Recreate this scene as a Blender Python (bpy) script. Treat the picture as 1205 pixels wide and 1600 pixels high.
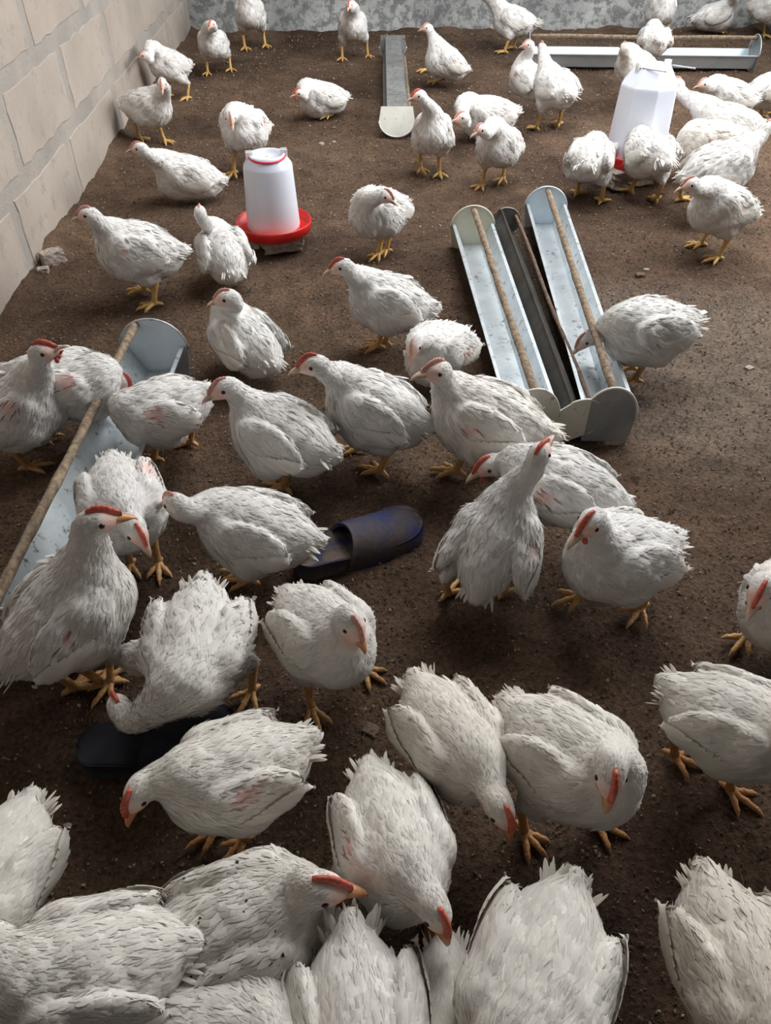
import bpy, math, random
import numpy as np
from mathutils import Vector, Matrix

for o in list(bpy.data.objects):
    bpy.data.objects.remove(o, do_unlink=True)
scn = bpy.context.scene
COL = scn.collection
RNG = np.random.default_rng(7)
random.seed(7)

# ------------------------------------------------------------------ camera
H, PITCH, YAW, FPX = 1.10, 43.0, 2.6, 1170.0
cam_d = bpy.data.cameras.new('camera')
cam = bpy.data.objects.new('camera', cam_d)
COL.objects.link(cam)
cam_d.sensor_fit = 'VERTICAL'
cam_d.sensor_height = 32.0
cam_d.lens = 32.0 * FPX / 1600.0
cam_d.clip_start = 0.02
cam.location = (0, 0, H)
cam.rotation_euler = (math.radians(90 - PITCH), 0, math.radians(-YAW))
scn.camera = cam

# ------------------------------------------------------------------ light
scn.view_settings.view_transform = 'Standard'
scn.view_settings.look = 'None'
scn.view_settings.gamma = 1.0
scn.view_settings.use_curve_mapping = False
scn.view_settings.exposure = 0.62

world = bpy.data.worlds.new('daylight')
scn.world = world
world.use_nodes = True
bg = world.node_tree.nodes['Background']
bg.inputs[0].default_value = (0.80, 0.90, 1.0, 1)
bg.inputs[1].default_value = 1.6

def area_light(name, loc, rot, sx, sy, power, col):
    l = bpy.data.lights.new(name, 'AREA')
    l.shape = 'RECTANGLE'; l.size = sx; l.size_y = sy
    l.energy = power; l.color = col
    o = bpy.data.objects.new(name, l)
    COL.objects.link(o)
    o.location = loc; o.rotation_euler = rot
    return o

RIGHT_X, BACK_Y, FRONT_Y, LEFT_X, CEIL_Z = 2.95, 6.06, -1.9, -1.056, 2.7
# daylight entering by the open ventilation windows of the right-hand wall
area_light('window_daylight', (RIGHT_X + 0.05, 3.05, 1.75), (0, math.radians(66), 0), 1.3, 2.3, 62, (1.0, 0.965, 0.92))
area_light('window_daylight', (RIGHT_X + 0.05, 5.1, 1.75), (0, math.radians(68), 0), 1.3, 1.2, 20, (0.93, 0.97, 1.0))

# soft overhead fill lamp, in a roof opening added for it
FILL_OPENING = (0.1, 1.7, 1.9, 4.3)   # x0, x1, y0, y1
area_light('roof_fill_lamp', ((FILL_OPENING[0] + FILL_OPENING[1]) / 2, (FILL_OPENING[2] + FILL_OPENING[3]) / 2, CEIL_Z + 0.02), (0, 0, 0), FILL_OPENING[1] - FILL_OPENING[0], FILL_OPENING[3] - FILL_OPENING[2], 52, (1.0, 0.985, 0.955))

# ------------------------------------------------------------------ pixel -> world helper (the camera above)
_t, _y = math.radians(PITCH), math.radians(YAW)
FW = np.array([math.sin(_y) * math.cos(_t), math.cos(_y) * math.cos(_t), -math.sin(_t)])
RT = np.array([math.cos(_y), -math.sin(_y), 0.0])
UP = np.cross(RT, FW)
CAM = np.array([0, 0, H])

def at(px, py, z=0.0):
    d = FW * FPX + RT * (px - 602.5) - UP * (py - 800)
    return CAM + d * ((z - H) / d[2])

def depth_of(p):
    return float((np.asarray(p) - CAM) @ FW)

# ------------------------------------------------------------------ materials
def mat(name):
    m = bpy.data.materials.new(name)
    m.use_nodes = True
    nt = m.node_tree
    return m, nt, nt.nodes['Principled BSDF']

def node(nt, t, **kw):
    n = nt.nodes.new(t)
    for k, v in kw.items():
        setattr(n, k, v)
    return n

def ramp(nt, fac, stops):
    r = node(nt, 'ShaderNodeValToRGB')
    el = r.color_ramp.elements
    while len(el) < len(stops):
        el.new(0.5)
    for e, (p, c) in zip(el, stops):
        e.position = p
        e.color = (*c, 1)
    nt.links.new(fac, r.inputs[0])
    return r.outputs[0]

def noise(nt, scale, detail=4, rough=0.55, coord='Object', vec=None, dist=0.0):
    n = node(nt, 'ShaderNodeTexNoise')
    n.inputs['Scale'].default_value = scale
    n.inputs['Detail'].default_value = detail
    n.inputs['Roughness'].default_value = rough
    n.inputs['Distortion'].default_value = dist
    if vec is None:
        tc = node(nt, 'ShaderNodeTexCoord')
        vec = tc.outputs[coord]
    nt.links.new(vec, n.inputs['Vector'])
    return n.outputs['Fac']

def mixc(nt, fac, a, b, blend='MIX'):
    m = node(nt, 'ShaderNodeMix', data_type='RGBA', blend_type=blend)
    for sock, v in ((m.inputs[0], fac), (m.inputs[6], a), (m.inputs[7], b)):
        if isinstance(v, (int, float)):
            sock.default_value = v
        elif isinstance(v, tuple):
            sock.default_value = (*v, 1)
        else:
            nt.links.new(v, sock)
    return m.outputs[2]

def bump(nt, bs, h, strength, dist):
    b = node(nt, 'ShaderNodeBump')
    b.inputs['Strength'].default_value = strength
    b.inputs['Distance'].default_value = dist
    nt.links.new(h, b.inputs['Height'])
    nt.links.new(b.outputs[0], bs.inputs['Normal'])
    return b

def simple(name, col, rough=0.5, metal=0.0, var=0.25, scale=30, bstr=0.0, col2=None, stops=(0.35, 0.65), det=4):
    m, nt, bs = mat(name)
    f = noise(nt, scale, det)
    c2 = col2 or tuple(c * (1 - var) for c in col)
    c = ramp(nt, f, [(stops[0], c2), (stops[1], col)])
    nt.links.new(c, bs.inputs['Base Color'])
    bs.inputs['Roughness'].default_value = rough
    bs.inputs['Metallic'].default_value = metal
    if bstr:
        bump(nt, bs, f, bstr, 0.004)
    return m

M = {}

# litter floor: damp dark bedding with paler areas and a patch lightened as painted daylight
m, nt, bs = mat('litter_floor'); M['floor'] = m
tc = node(nt, 'ShaderNodeTexCoord').outputs['Object']
big = noise(nt, 0.9, 5, 0.6, vec=tc, dist=0.4)
mid = noise(nt, 9, 6, 0.65, vec=tc)
fine = noise(nt, 110, 5, 0.7, vec=tc)
base = ramp(nt, big, [(0.36, (0.052, 0.029, 0.019)), (0.62, (0.150, 0.098, 0.066))])
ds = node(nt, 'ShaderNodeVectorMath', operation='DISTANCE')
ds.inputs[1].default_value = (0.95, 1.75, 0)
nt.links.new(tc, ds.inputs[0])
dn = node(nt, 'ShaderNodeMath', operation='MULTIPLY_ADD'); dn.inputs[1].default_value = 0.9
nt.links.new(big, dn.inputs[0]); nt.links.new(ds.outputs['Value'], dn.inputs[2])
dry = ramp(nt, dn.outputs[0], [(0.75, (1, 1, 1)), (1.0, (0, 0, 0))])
base = mixc(nt, mixc(nt, 0.8, (0, 0, 0), dry), base, (0.175, 0.135, 0.107))   # drier tone, paled further to paint in the brighter daylight
c = mixc(nt, 0.75, base, ramp(nt, mid, [(0.3, (0.34, 0.34, 0.34)), (0.7, (0.78, 0.76, 0.73))]), 'OVERLAY')
c = mixc(nt, 0.9, c, ramp(nt, fine, [(0.3, (0.16, 0.15, 0.14)), (0.5, (0.5, 0.5, 0.5)), (0.72, (0.86, 0.84, 0.8))]), 'OVERLAY')
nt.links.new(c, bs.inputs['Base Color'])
bs.inputs['Roughness'].default_value = 0.93
bs.inputs['Specular IOR Level'].default_value = 0.25
ad = node(nt, 'ShaderNodeMath', operation='ADD')
nt.links.new(mid, ad.inputs[0]); nt.links.new(fine, ad.inputs[1])
bump(nt, bs, ad.outputs[0], 0.9, 0.012)

m, nt, bs = mat('litter_chips'); M['chips'] = m
at_ = node(nt, 'ShaderNodeAttribute', attribute_name='tint')
nt.links.new(at_.outputs['Color'], bs.inputs['Base Color'])
bs.inputs['Roughness'].default_value = 0.9

# walls
def wallmat(name, a, b, dark, bs_=0.5, sc=3.0, th=0.30):
    m, nt, bs = mat(name)
    tc = node(nt, 'ShaderNodeTexCoord').outputs['Object']
    n1 = noise(nt, sc, 6, 0.6, vec=tc)
    n2 = noise(nt, sc * 7, 6, 0.7, vec=tc)
    n3 = noise(nt, sc * 26, 4, 0.6, vec=tc)
    c = ramp(nt, n1, [(0.35, a), (0.65, b)])
    st = ramp(nt, n2, [(th, (1, 1, 1)), (th + 0.10, (0, 0, 0))])
    c = mixc(nt, mixc(nt, 0.75, (0, 0, 0), st), c, dark)
    sp = ramp(nt, n3, [(0.24, (1, 1, 1)), (0.29, (0, 0, 0))])
    c = mixc(nt, mixc(nt, 0.7, (0, 0, 0), sp), c, tuple(x * 0.5 for x in dark))
    nt.links.new(c, bs.inputs['Base Color'])
    bs.inputs['Roughness'].default_value = 0.9
    ad = node(nt, 'ShaderNodeMath', operation='ADD')
    nt.links.new(n2, ad.inputs[0]); nt.links.new(n3, ad.inputs[1])
    bump(nt, bs, ad.outputs[0], bs_, 0.006)
    return m
M['block'] = wallmat('pale_block', (0.36, 0.305, 0.26), (0.45, 0.39, 0.335), (0.29, 0.26, 0.23), 0.3, 2.2, 0.34)
M['mortar'] = wallmat('grey_mortar', (0.29, 0.27, 0.245), (0.40, 0.355, 0.31), (0.23, 0.23, 0.225), 0.5, 4)
M['plaster'] = wallmat('grey_plaster', (0.27, 0.28, 0.28), (0.46, 0.47, 0.46), (0.12, 0.125, 0.125), 0.8, 2.6, 0.44)
M['ceiling'] = simple('roof_sheet', (0.30, 0.29, 0.28), 0.6, 0.0, 0.3, 6)
M['stone'] = simple('broken_block', (0.46, 0.38, 0.33), 0.95, 0, 0.5, 60, 0.6)

# birds
m, nt, bs = mat('white_plumage'); M['plume'] = m
a1 = node(nt, 'ShaderNodeAttribute', attribute_name='tint')
a2 = node(nt, 'ShaderNodeAttribute', attribute_name='vane')
sx = node(nt, 'ShaderNodeSeparateColor')
nt.links.new(a2.outputs['Color'], sx.inputs[0])
# barbs: oblique stripes running out from the shaft
ab = node(nt, 'ShaderNodeMath', operation='ABSOLUTE')
sb = node(nt, 'ShaderNodeMath', operation='SUBTRACT'); sb.inputs[1].default_value = 0.5
nt.links.new(sx.outputs[1], sb.inputs[0]); nt.links.new(sb.outputs[0], ab.inputs[0])
mu = node(nt, 'ShaderNodeMath', operation='MULTIPLY_ADD'); mu.inputs[1].default_value = -0.9
nt.links.new(ab.outputs[0], mu.inputs[0]); nt.links.new(sx.outputs[0], mu.inputs[2])
si = node(nt, 'ShaderNodeMath', operation='MULTIPLY'); si.inputs[1].default_value = 75
nt.links.new(mu.outputs[0], si.inputs[0])
sn = node(nt, 'ShaderNodeMath', operation='SINE'); nt.links.new(si.outputs[0], sn.inputs[0])
bump(nt, bs, sn.outputs[0], 0.10, 0.0008)
nt.links.new(a1.outputs['Color'], bs.inputs['Base Color'])
bs.inputs['Roughness'].default_value = 1.6
bs.inputs['Specular IOR Level'].default_value = 0.25
bs.inputs['Sheen Weight'].default_value = 0.15
tr = node(nt, 'ShaderNodeBsdfTranslucent')
nt.links.new(a1.outputs['Color'], tr.inputs['Color'])
ms = node(nt, 'ShaderNodeMixShader'); ms.inputs[0].default_value = 0.18
out = nt.nodes['Material Output']
nt.links.new(bs.outputs[0], ms.inputs[1]); nt.links.new(tr.outputs[0], ms.inputs[2])
nt.links.new(ms.outputs[0], out.inputs['Surface'])

m, nt, bs = mat('bird_skin'); M['skin'] = m
a1 = node(nt, 'ShaderNodeAttribute', attribute_name='tint')
n1 = noise(nt, 260, 3, 0.6)
c = mixc(nt, 0.35, a1.outputs['Color'], ramp(nt, n1, [(0.3, (0.35, 0.33, 0.32)), (0.6, (0.6, 0.6, 0.6))]), 'OVERLAY')
nt.links.new(c, bs.inputs['Base Color'])
bs.inputs['Roughness'].default_value = 0.65
bs.inputs['Subsurface Weight'].default_value = 0.0
bump(nt, bs, n1, 0.35, 0.002)

m, nt, bs = mat('yellow_leg'); M['leg'] = m
a1 = node(nt, 'ShaderNodeAttribute', attribute_name='tint')
tcn = node(nt, 'ShaderNodeTexCoord').outputs['Object']
vz = node(nt, 'ShaderNodeTexVoronoi'); vz.inputs['Scale'].default_value = 230
nt.links.new(tcn, vz.inputs['Vector'])
n2 = noise(nt, 45, 4, 0.6)
c = mixc(nt, 0.55, a1.outputs['Color'], ramp(nt, n2, [(0.3, (0.22, 0.2, 0.18)), (0.6, (0.6, 0.6, 0.6))]), 'OVERLAY')
nt.links.new(c, bs.inputs['Base Color'])
bs.inputs['Roughness'].default_value = 0.5
bump(nt, bs, vz.outputs['Distance'], 0.5, 0.002)

def flesh(name, col, rough=0.45, sc=140):
    m = simple(name, col, rough, 0, 0.35, sc, 0.5)
    return m
M['comb_red'] = flesh('red_comb', (0.66, 0.13, 0.085))
M['comb_pink'] = flesh('pink_comb', (0.70, 0.34, 0.28))
M['beak_pale'] = flesh('pale_beak', (0.72, 0.52, 0.40), 0.35, 40)
M['beak_orange'] = flesh('orange_beak', (0.70, 0.33, 0.15), 0.35, 40)
m, nt, bs = mat('dark_eye'); M['eye'] = m
lw = node(nt, 'ShaderNodeTexCoord')
bs.inputs['Base Color'].default_value = (0.012, 0.008, 0.006, 1)
bs.inputs['Roughness'].default_value = 0.12

# metal and plastic
def galv(name, a, b, metal=0.75, rough=0.42, rust=(0.12, 0.075, 0.05), amount=0.38):
    m, nt, bs = mat(name)
    tc = node(nt, 'ShaderNodeTexCoord').outputs['Object']
    n1 = noise(nt, 9, 5, 0.65, vec=tc)
    n2 = noise(nt, 45, 6, 0.7, vec=tc)
    c = ramp(nt, n1, [(0.35, a), (0.65, b)])
    st = ramp(nt, n2, [(amount - 0.05, (1, 1, 1)), (amount + 0.05, (0, 0, 0))])
    c = mixc(nt, mixc(nt, 0.8, (0, 0, 0), st), c, rust)
    nt.links.new(c, bs.inputs['Base Color'])
    bs.inputs['Metallic'].default_value = metal
    bs.inputs['Roughness'].default_value = rough
    bump(nt, bs, n1, 0.15, 0.004)
    return m
M['galv'] = galv('galvanised_steel', (0.50, 0.55, 0.58), (0.68, 0.73, 0.76), 0.55, 0.40)
M['galv_dull'] = galv('dull_steel', (0.22, 0.23, 0.23), (0.34, 0.35, 0.34), 0.45, 0.55, (0.10, 0.06, 0.04), 0.42)
M['galv_shaded'] = galv('shaded_steel', (0.05, 0.055, 0.055), (0.11, 0.11, 0.10), 0.4, 0.5, (0.10, 0.06, 0.04), 0.44)  # steel darkened to paint in the shadow between the troughs
M['cream'] = galv('cream_paint', (0.66, 0.64, 0.50), (0.78, 0.76, 0.62), 0.0, 0.5, (0.20, 0.20, 0.17), 0.33)
M['cream_white'] = galv('flaked_white_paint', (0.70, 0.70, 0.64), (0.82, 0.82, 0.76), 0.0, 0.6, (0.10, 0.12, 0.14), 0.34)
M['bluewhite'] = galv('blue_white_steel', (0.62, 0.72, 0.80), (0.72, 0.82, 0.90), 0.3, 0.4, (0.35, 0.38, 0.4), 0.30)
M['bare_grey'] = galv('scratched_grey', (0.30, 0.33, 0.36), (0.42, 0.45, 0.47), 0.2, 0.6, (0.22, 0.2, 0.19), 0.36)
M['rod'] = simple('dung_crusted_rod', (0.34, 0.25, 0.17), 0.9, 0, 0.6, 70, 0.9)
M['rod_dark'] = simple('rusty_rod', (0.20, 0.13, 0.09), 0.9, 0, 0.6, 70, 0.9)

m, nt, bs = mat('milky_plastic'); M['jug'] = m
bs.inputs['Base Color'].default_value = (0.80, 0.83, 0.93, 1)
n1 = noise(nt, 5, 3, 0.5)
nt.links.new(ramp(nt, n1, [(0.3, (0.74, 0.78, 0.90)), (0.7, (0.83, 0.86, 0.94))]), bs.inputs['Base Color'])
bs.inputs['Roughness'].default_value = 0.32
bs.inputs['Subsurface Weight'].default_value = 0.25
bs.inputs['Subsurface Radius'].default_value = (0.03, 0.03, 0.04)
bs.inputs['Subsurface Scale'].default_value = 0.5
M['white_plastic'] = simple('white_plastic', (0.85, 0.85, 0.86), 0.35, 0, 0.06, 20)
M['red_plastic'] = simple('red_plastic', (0.72, 0.022, 0.018), 0.34, 0, 0.25, 25)
M['crimson_plastic'] = simple('crimson_plastic', (0.62, 0.02, 0.06), 0.35, 0, 0.2, 25)
M['wire'] = simple('wire', (0.5, 0.5, 0.5), 0.4, 0.7, 0.2, 50)
m, nt, bs = mat('dusty_blue_rubber'); M['slip'] = m
n1 = noise(nt, 16, 6, 0.65); n2 = noise(nt, 90, 5, 0.7)
c = ramp(nt, n1, [(0.34, (0.012, 0.024, 0.13)), (0.56, (0.065, 0.050, 0.050))])
c = mixc(nt, 0.5, c, ramp(nt, n2, [(0.4, (0.3, 0.3, 0.3)), (0.65, (0.6, 0.58, 0.55))]), 'OVERLAY')
nt.links.new(c, bs.inputs['Base Color']); bs.inputs['Roughness'].default_value = 0.75
bump(nt, bs, n2, 0.4, 0.003)
M['insole'] = simple('dirty_insole', (0.13, 0.095, 0.075), 0.95, 0, 0, 28, 0.8, (0.025, 0.03, 0.065), (0.38, 0.55), 6)
M['slip_shaded'] = simple('shaded_rubber', (0.020, 0.022, 0.035), 0.8, 0, 0.5, 30, 0.3)  # second slipper's rubber, darkened to put its shade into the colour

# ------------------------------------------------------------------ mesh helpers
class MB:
    """Collects vertices and faces; build() links them as one mesh object."""
    def __init__(s):
        s.v, s.f, s.m, s.sm, s.n = [], [], [], [], 0
    def add(s, v, f, mi=0, smooth=True):
        v = np.asarray(v, float)
        s.v.append(v)
        s.f += [tuple(int(i) + s.n for i in q) for q in f]
        s.m += [mi] * len(f); s.sm += [smooth] * len(f)
        s.n += len(v)
        return s
    def box(s, c, size, R=None, mi=0):
        c = np.asarray(c, float); h = np.asarray(size, float) / 2
        v = np.array([[x, y, z] for x in (-1, 1) for y in (-1, 1) for z in (-1, 1)], float) * h
        if R is not None:
            v = v @ np.asarray(R).T
        return s.add(v + c, [(0, 1, 3, 2), (4, 6, 7, 5), (0, 4, 5, 1), (2, 3, 7, 6), (0, 2, 6, 4), (1, 5, 7, 3)], mi, False)
    def tube(s, pts, rad, n=10, mi=0, cap=True, flat=1.0):
        v, f = tube_geo(pts, rad, n, cap, flat)
        return s.add(v, f, mi, True)
    def lathe(s, prof, n=40, c=(0, 0, 0), mi=0, smooth=True, cap0=False, cap1=False):
        c = np.asarray(c, float)
        a = np.linspace(0, 2 * math.pi, n, endpoint=False)
        v = np.concatenate([np.stack([r * np.cos(a), r * np.sin(a), np.full(n, z)], 1) for r, z in prof]) + c
        f = [(i * n + j, i * n + (j + 1) % n, (i + 1) * n + (j + 1) % n, (i + 1) * n + j) for i in range(len(prof) - 1) for j in range(n)]
        if cap0: f.append(tuple(range(n))[::-1])
        if cap1: f.append(tuple((len(prof) - 1) * n + j for j in range(n)))
        return s.add(v, f, mi, smooth)
    def prism(s, poly, axis0, axis1, axis2, c, th, mi=0):
        """extrude a 2-D polygon (list of u,v) by thickness th along axis2"""
        p = np.asarray(poly, float); n = len(p)
        a0, a1, a2, c = map(lambda q: np.asarray(q, float), (axis0, axis1, axis2, c))
        b = c + p[:, :1] * a0 + p[:, 1:] * a1
        v = np.concatenate([b - a2 * th / 2, b + a2 * th / 2])
        f = [tuple(range(n))[::-1], tuple(range(n, 2 * n))] + [(i, (i + 1) % n, n + (i + 1) % n, n + i) for i in range(n)]
        return s.add(v, f, mi, False)
    def build(s, name, mats, parent=None):
        me = bpy.data.meshes.new(name)
        me.from_pydata(np.concatenate(s.v).tolist(), [], s.f)
        for mm in (mats if isinstance(mats, (list, tuple)) else [mats]):
            me.materials.append(M[mm] if isinstance(mm, str) else mm)
        me.polygons.foreach_set('material_index', s.m)
        me.polygons.foreach_set('use_smooth', s.sm)
        me.update()
        return link(name, me, parent)

def link(name, me, parent=None):
    o = bpy.data.objects.new(name, me)
    COL.objects.link(o)
    if parent is not None:
        o.parent = parent
        o.matrix_parent_inverse = Matrix.Identity(4)
    return o

def tube_geo(pts, rad, n=10, cap=True, flat=1.0):
    P = np.asarray(pts, float); k = len(P)
    rad = np.broadcast_to(np.asarray(rad, float), (k,))
    T = np.gradient(P, axis=0); T /= np.linalg.norm(T, axis=1)[:, None] + 1e-12
    ref = np.array([0, 0, 1.0])
    if abs(T[0] @ ref) > 0.9: ref = np.array([1.0, 0, 0])
    a = np.linspace(0, 2 * math.pi, n, endpoint=False)
    V = []
    for i in range(k):
        u = np.cross(T[i], ref); u /= np.linalg.norm(u) + 1e-12
        w = np.cross(u, T[i])
        ref = w
        V.append(P[i] + rad[i] * (np.cos(a)[:, None] * u + flat * np.sin(a)[:, None] * w))
    V = np.concatenate(V)
    F = [(i * n + j, i * n + (j + 1) % n, (i + 1) * n + (j + 1) % n, (i + 1) * n + j) for i in range(k - 1) for j in range(n)]
    if cap:
        F.append(tuple(range(n))[::-1]); F.append(tuple((k - 1) * n + j for j in range(n)))
    return V, F

def fast_mesh(name, V, F, mats, cols=None, mi=None, smooth=True, normals=None):
    """V (n,3); F list of arrays of equal-length faces"""
    me = bpy.data.meshes.new(name)
    V = np.ascontiguousarray(V, np.float32)
    me.vertices.add(len(V)); me.vertices.foreach_set('co', V.ravel())
    tot = sum(len(q) for q in F); loops = np.concatenate([q.ravel() for q in F]).astype(np.int32)
    cnt = np.concatenate([np.full(len(q), q.shape[1], np.int32) for q in F])
    st = np.concatenate([[0], np.cumsum(cnt)[:-1]]).astype(np.int32)
    me.loops.add(len(loops)); me.loops.foreach_set('vertex_index', loops)
    me.polygons.add(tot); me.polygons.foreach_set('loop_start', st)
    try: me.polygons.foreach_set('loop_total', cnt)
    except Exception: pass
    for mm in mats: me.materials.append(M[mm])
    if mi is not None: me.polygons.foreach_set('material_index', np.asarray(mi, np.int32))
    me.polygons.foreach_set('use_smooth', np.full(tot, smooth))
    for k, cval in (cols or {}).items():
        a = me.attributes.new(k, 'FLOAT_COLOR', 'POINT')
        c4 = np.ones((len(V), 4), np.float32); c4[:, :3] = cval
        a.data.foreach_set('color', c4.ravel())
    me.update(calc_edges=True)
    if normals is not None:
        me.normals_split_custom_set_from_vertices(normals.tolist())
    else:
        me.validate()
    return me

def tag(o, label=None, cat=None, group=None, kind=None):
    if label: o['label'] = label
    if cat: o['category'] = cat
    if group: o['group'] = group
    if kind: o['kind'] = kind
    return o

def empty(name, loc=(0, 0, 0)):
    o = bpy.data.objects.new(name, None)
    COL.objects.link(o)
    o.location = loc
    o.empty_display_size = 0.05
    return o

def rotz(a):
    c, s = math.cos(a), math.sin(a)
    return np.array([[c, -s, 0], [s, c, 0], [0, 0, 1.0]])

def vnoise(x, y, seed=0, per=64):
    r = np.random.default_rng(seed).random((per, per))
    xi, yi = np.floor(x).astype(int), np.floor(y).astype(int)
    fx, fy = x - xi, y - yi
    fx = fx * fx * (3 - 2 * fx); fy = fy * fy * (3 - 2 * fy)
    g = lambda a, b: r[(xi + a) % per, (yi + b) % per]
    return (g(0, 0) * (1 - fx) + g(1, 0) * fx) * (1 - fy) + (g(0, 1) * (1 - fx) + g(1, 1) * fx) * fy - 0.5

# ------------------------------------------------------------------ setting
def ground_h(x, y):
    x, y = np.asarray(x, float), np.asarray(y, float)
    return (0.010 * vnoise(x * 2.2 + 9, y * 2.2 + 9, 1) + 0.012 * vnoise(x * 9 + 5, y * 9 + 5, 2)
            + 0.008 * vnoise(x * 24 + 5, y * 24 + 5, 3) + 0.006 * vnoise(x * 60 + 5, y * 60 + 5, 4)) - 0.004

def build_floor():
    xs = np.arange(LEFT_X - 0.05, RIGHT_X + 0.06, 0.016); ys = np.arange(FRONT_Y - 0.05, BACK_Y + 0.06, 0.016)
    X, Y = np.meshgrid(xs, ys, indexing='ij')
    Z = ground_h(X, Y)
    Z += 0.05 * np.clip(1 - (X - LEFT_X) / 0.10, 0, 1) ** 2 * (0.6 + vnoise(Y * 7, X * 7, 8))
    Z += 0.03 * np.clip(1 - (BACK_Y - Y) / 0.12, 0, 1) ** 2 * (0.6 + 1.5 * vnoise(X * 7, Y * 7, 9))
    nx, ny = X.shape
    V = np.stack([X, Y, Z], -1).reshape(-1, 3)
    I = np.arange(nx * ny).reshape(nx, ny)
    F = np.stack([I[:-1, :-1], I[1:, :-1], I[1:, 1:], I[:-1, 1:]], -1).reshape(-1, 4)
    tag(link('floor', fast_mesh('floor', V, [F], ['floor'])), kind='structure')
    # loose bedding: crumbs, husks and short straw bits
    n = 85000
    u = RNG.random(n)
    y = 0.0 + (BACK_Y - 0.02) * u ** 1.15
    w = 0.75 + 0.52 * y
    x = np.clip(0.045 * y + (RNG.random(n) * 2 - 1) * w, LEFT_X + 0.02, RIGHT_X - 0.1)
    L = RNG.uniform(0.003, 0.009, n) * (0.8 + 0.16 * y); Wd = L * RNG.uniform(0.25, 0.8, n)
    straw = RNG.random(n) < 0.02
    L = np.where(straw, L * 3.0, L); Wd = np.where(straw, 0.0012 + 0 * L, Wd)
    a = RNG.random(n) * 2 * math.pi
    d = np.stack([np.cos(a), np.sin(a), RNG.normal(0, 0.35, n)], 1)
    sd = np.stack([-np.sin(a), np.cos(a), RNG.normal(0, 0.35, n)], 1)
    c = np.stack([x, y, ground_h(x, y) + 0.0015 + Wd * 0.25], 1)
    V = np.stack([c - d * L[:, None] / 2, c + sd * Wd[:, None] / 2, c + d * L[:, None] / 2, c - sd * Wd[:, None] / 2,
                  c + np.array([0, 0, 1]) * (Wd * 0.4)[:, None]], 1).reshape(-1, 3)
    b = np.arange(n)[:, None] * 5
    F = np.concatenate([b + np.array(q) for q in ((0, 1, 4), (1, 2, 4), (2, 3, 4), (3, 0, 4))])
    t = RNG.random(n)[:, None]
    col = np.array([0.045, 0.028, 0.018]) * (1 - t) + np.array([0.17, 0.12, 0.08]) * t
    col = np.where((RNG.random(n) < 0.13)[:, None], np.array([0.34, 0.26, 0.18]), col)
    me = fast_mesh('litter', V, [F], ['chips'], {'tint': np.repeat(col, 5, 0)}, smooth=False)
    tag(link('litter', me), 'brown crumbly bedding litter strewn over the whole floor', 'litter', kind='stuff')

build_floor()

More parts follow.
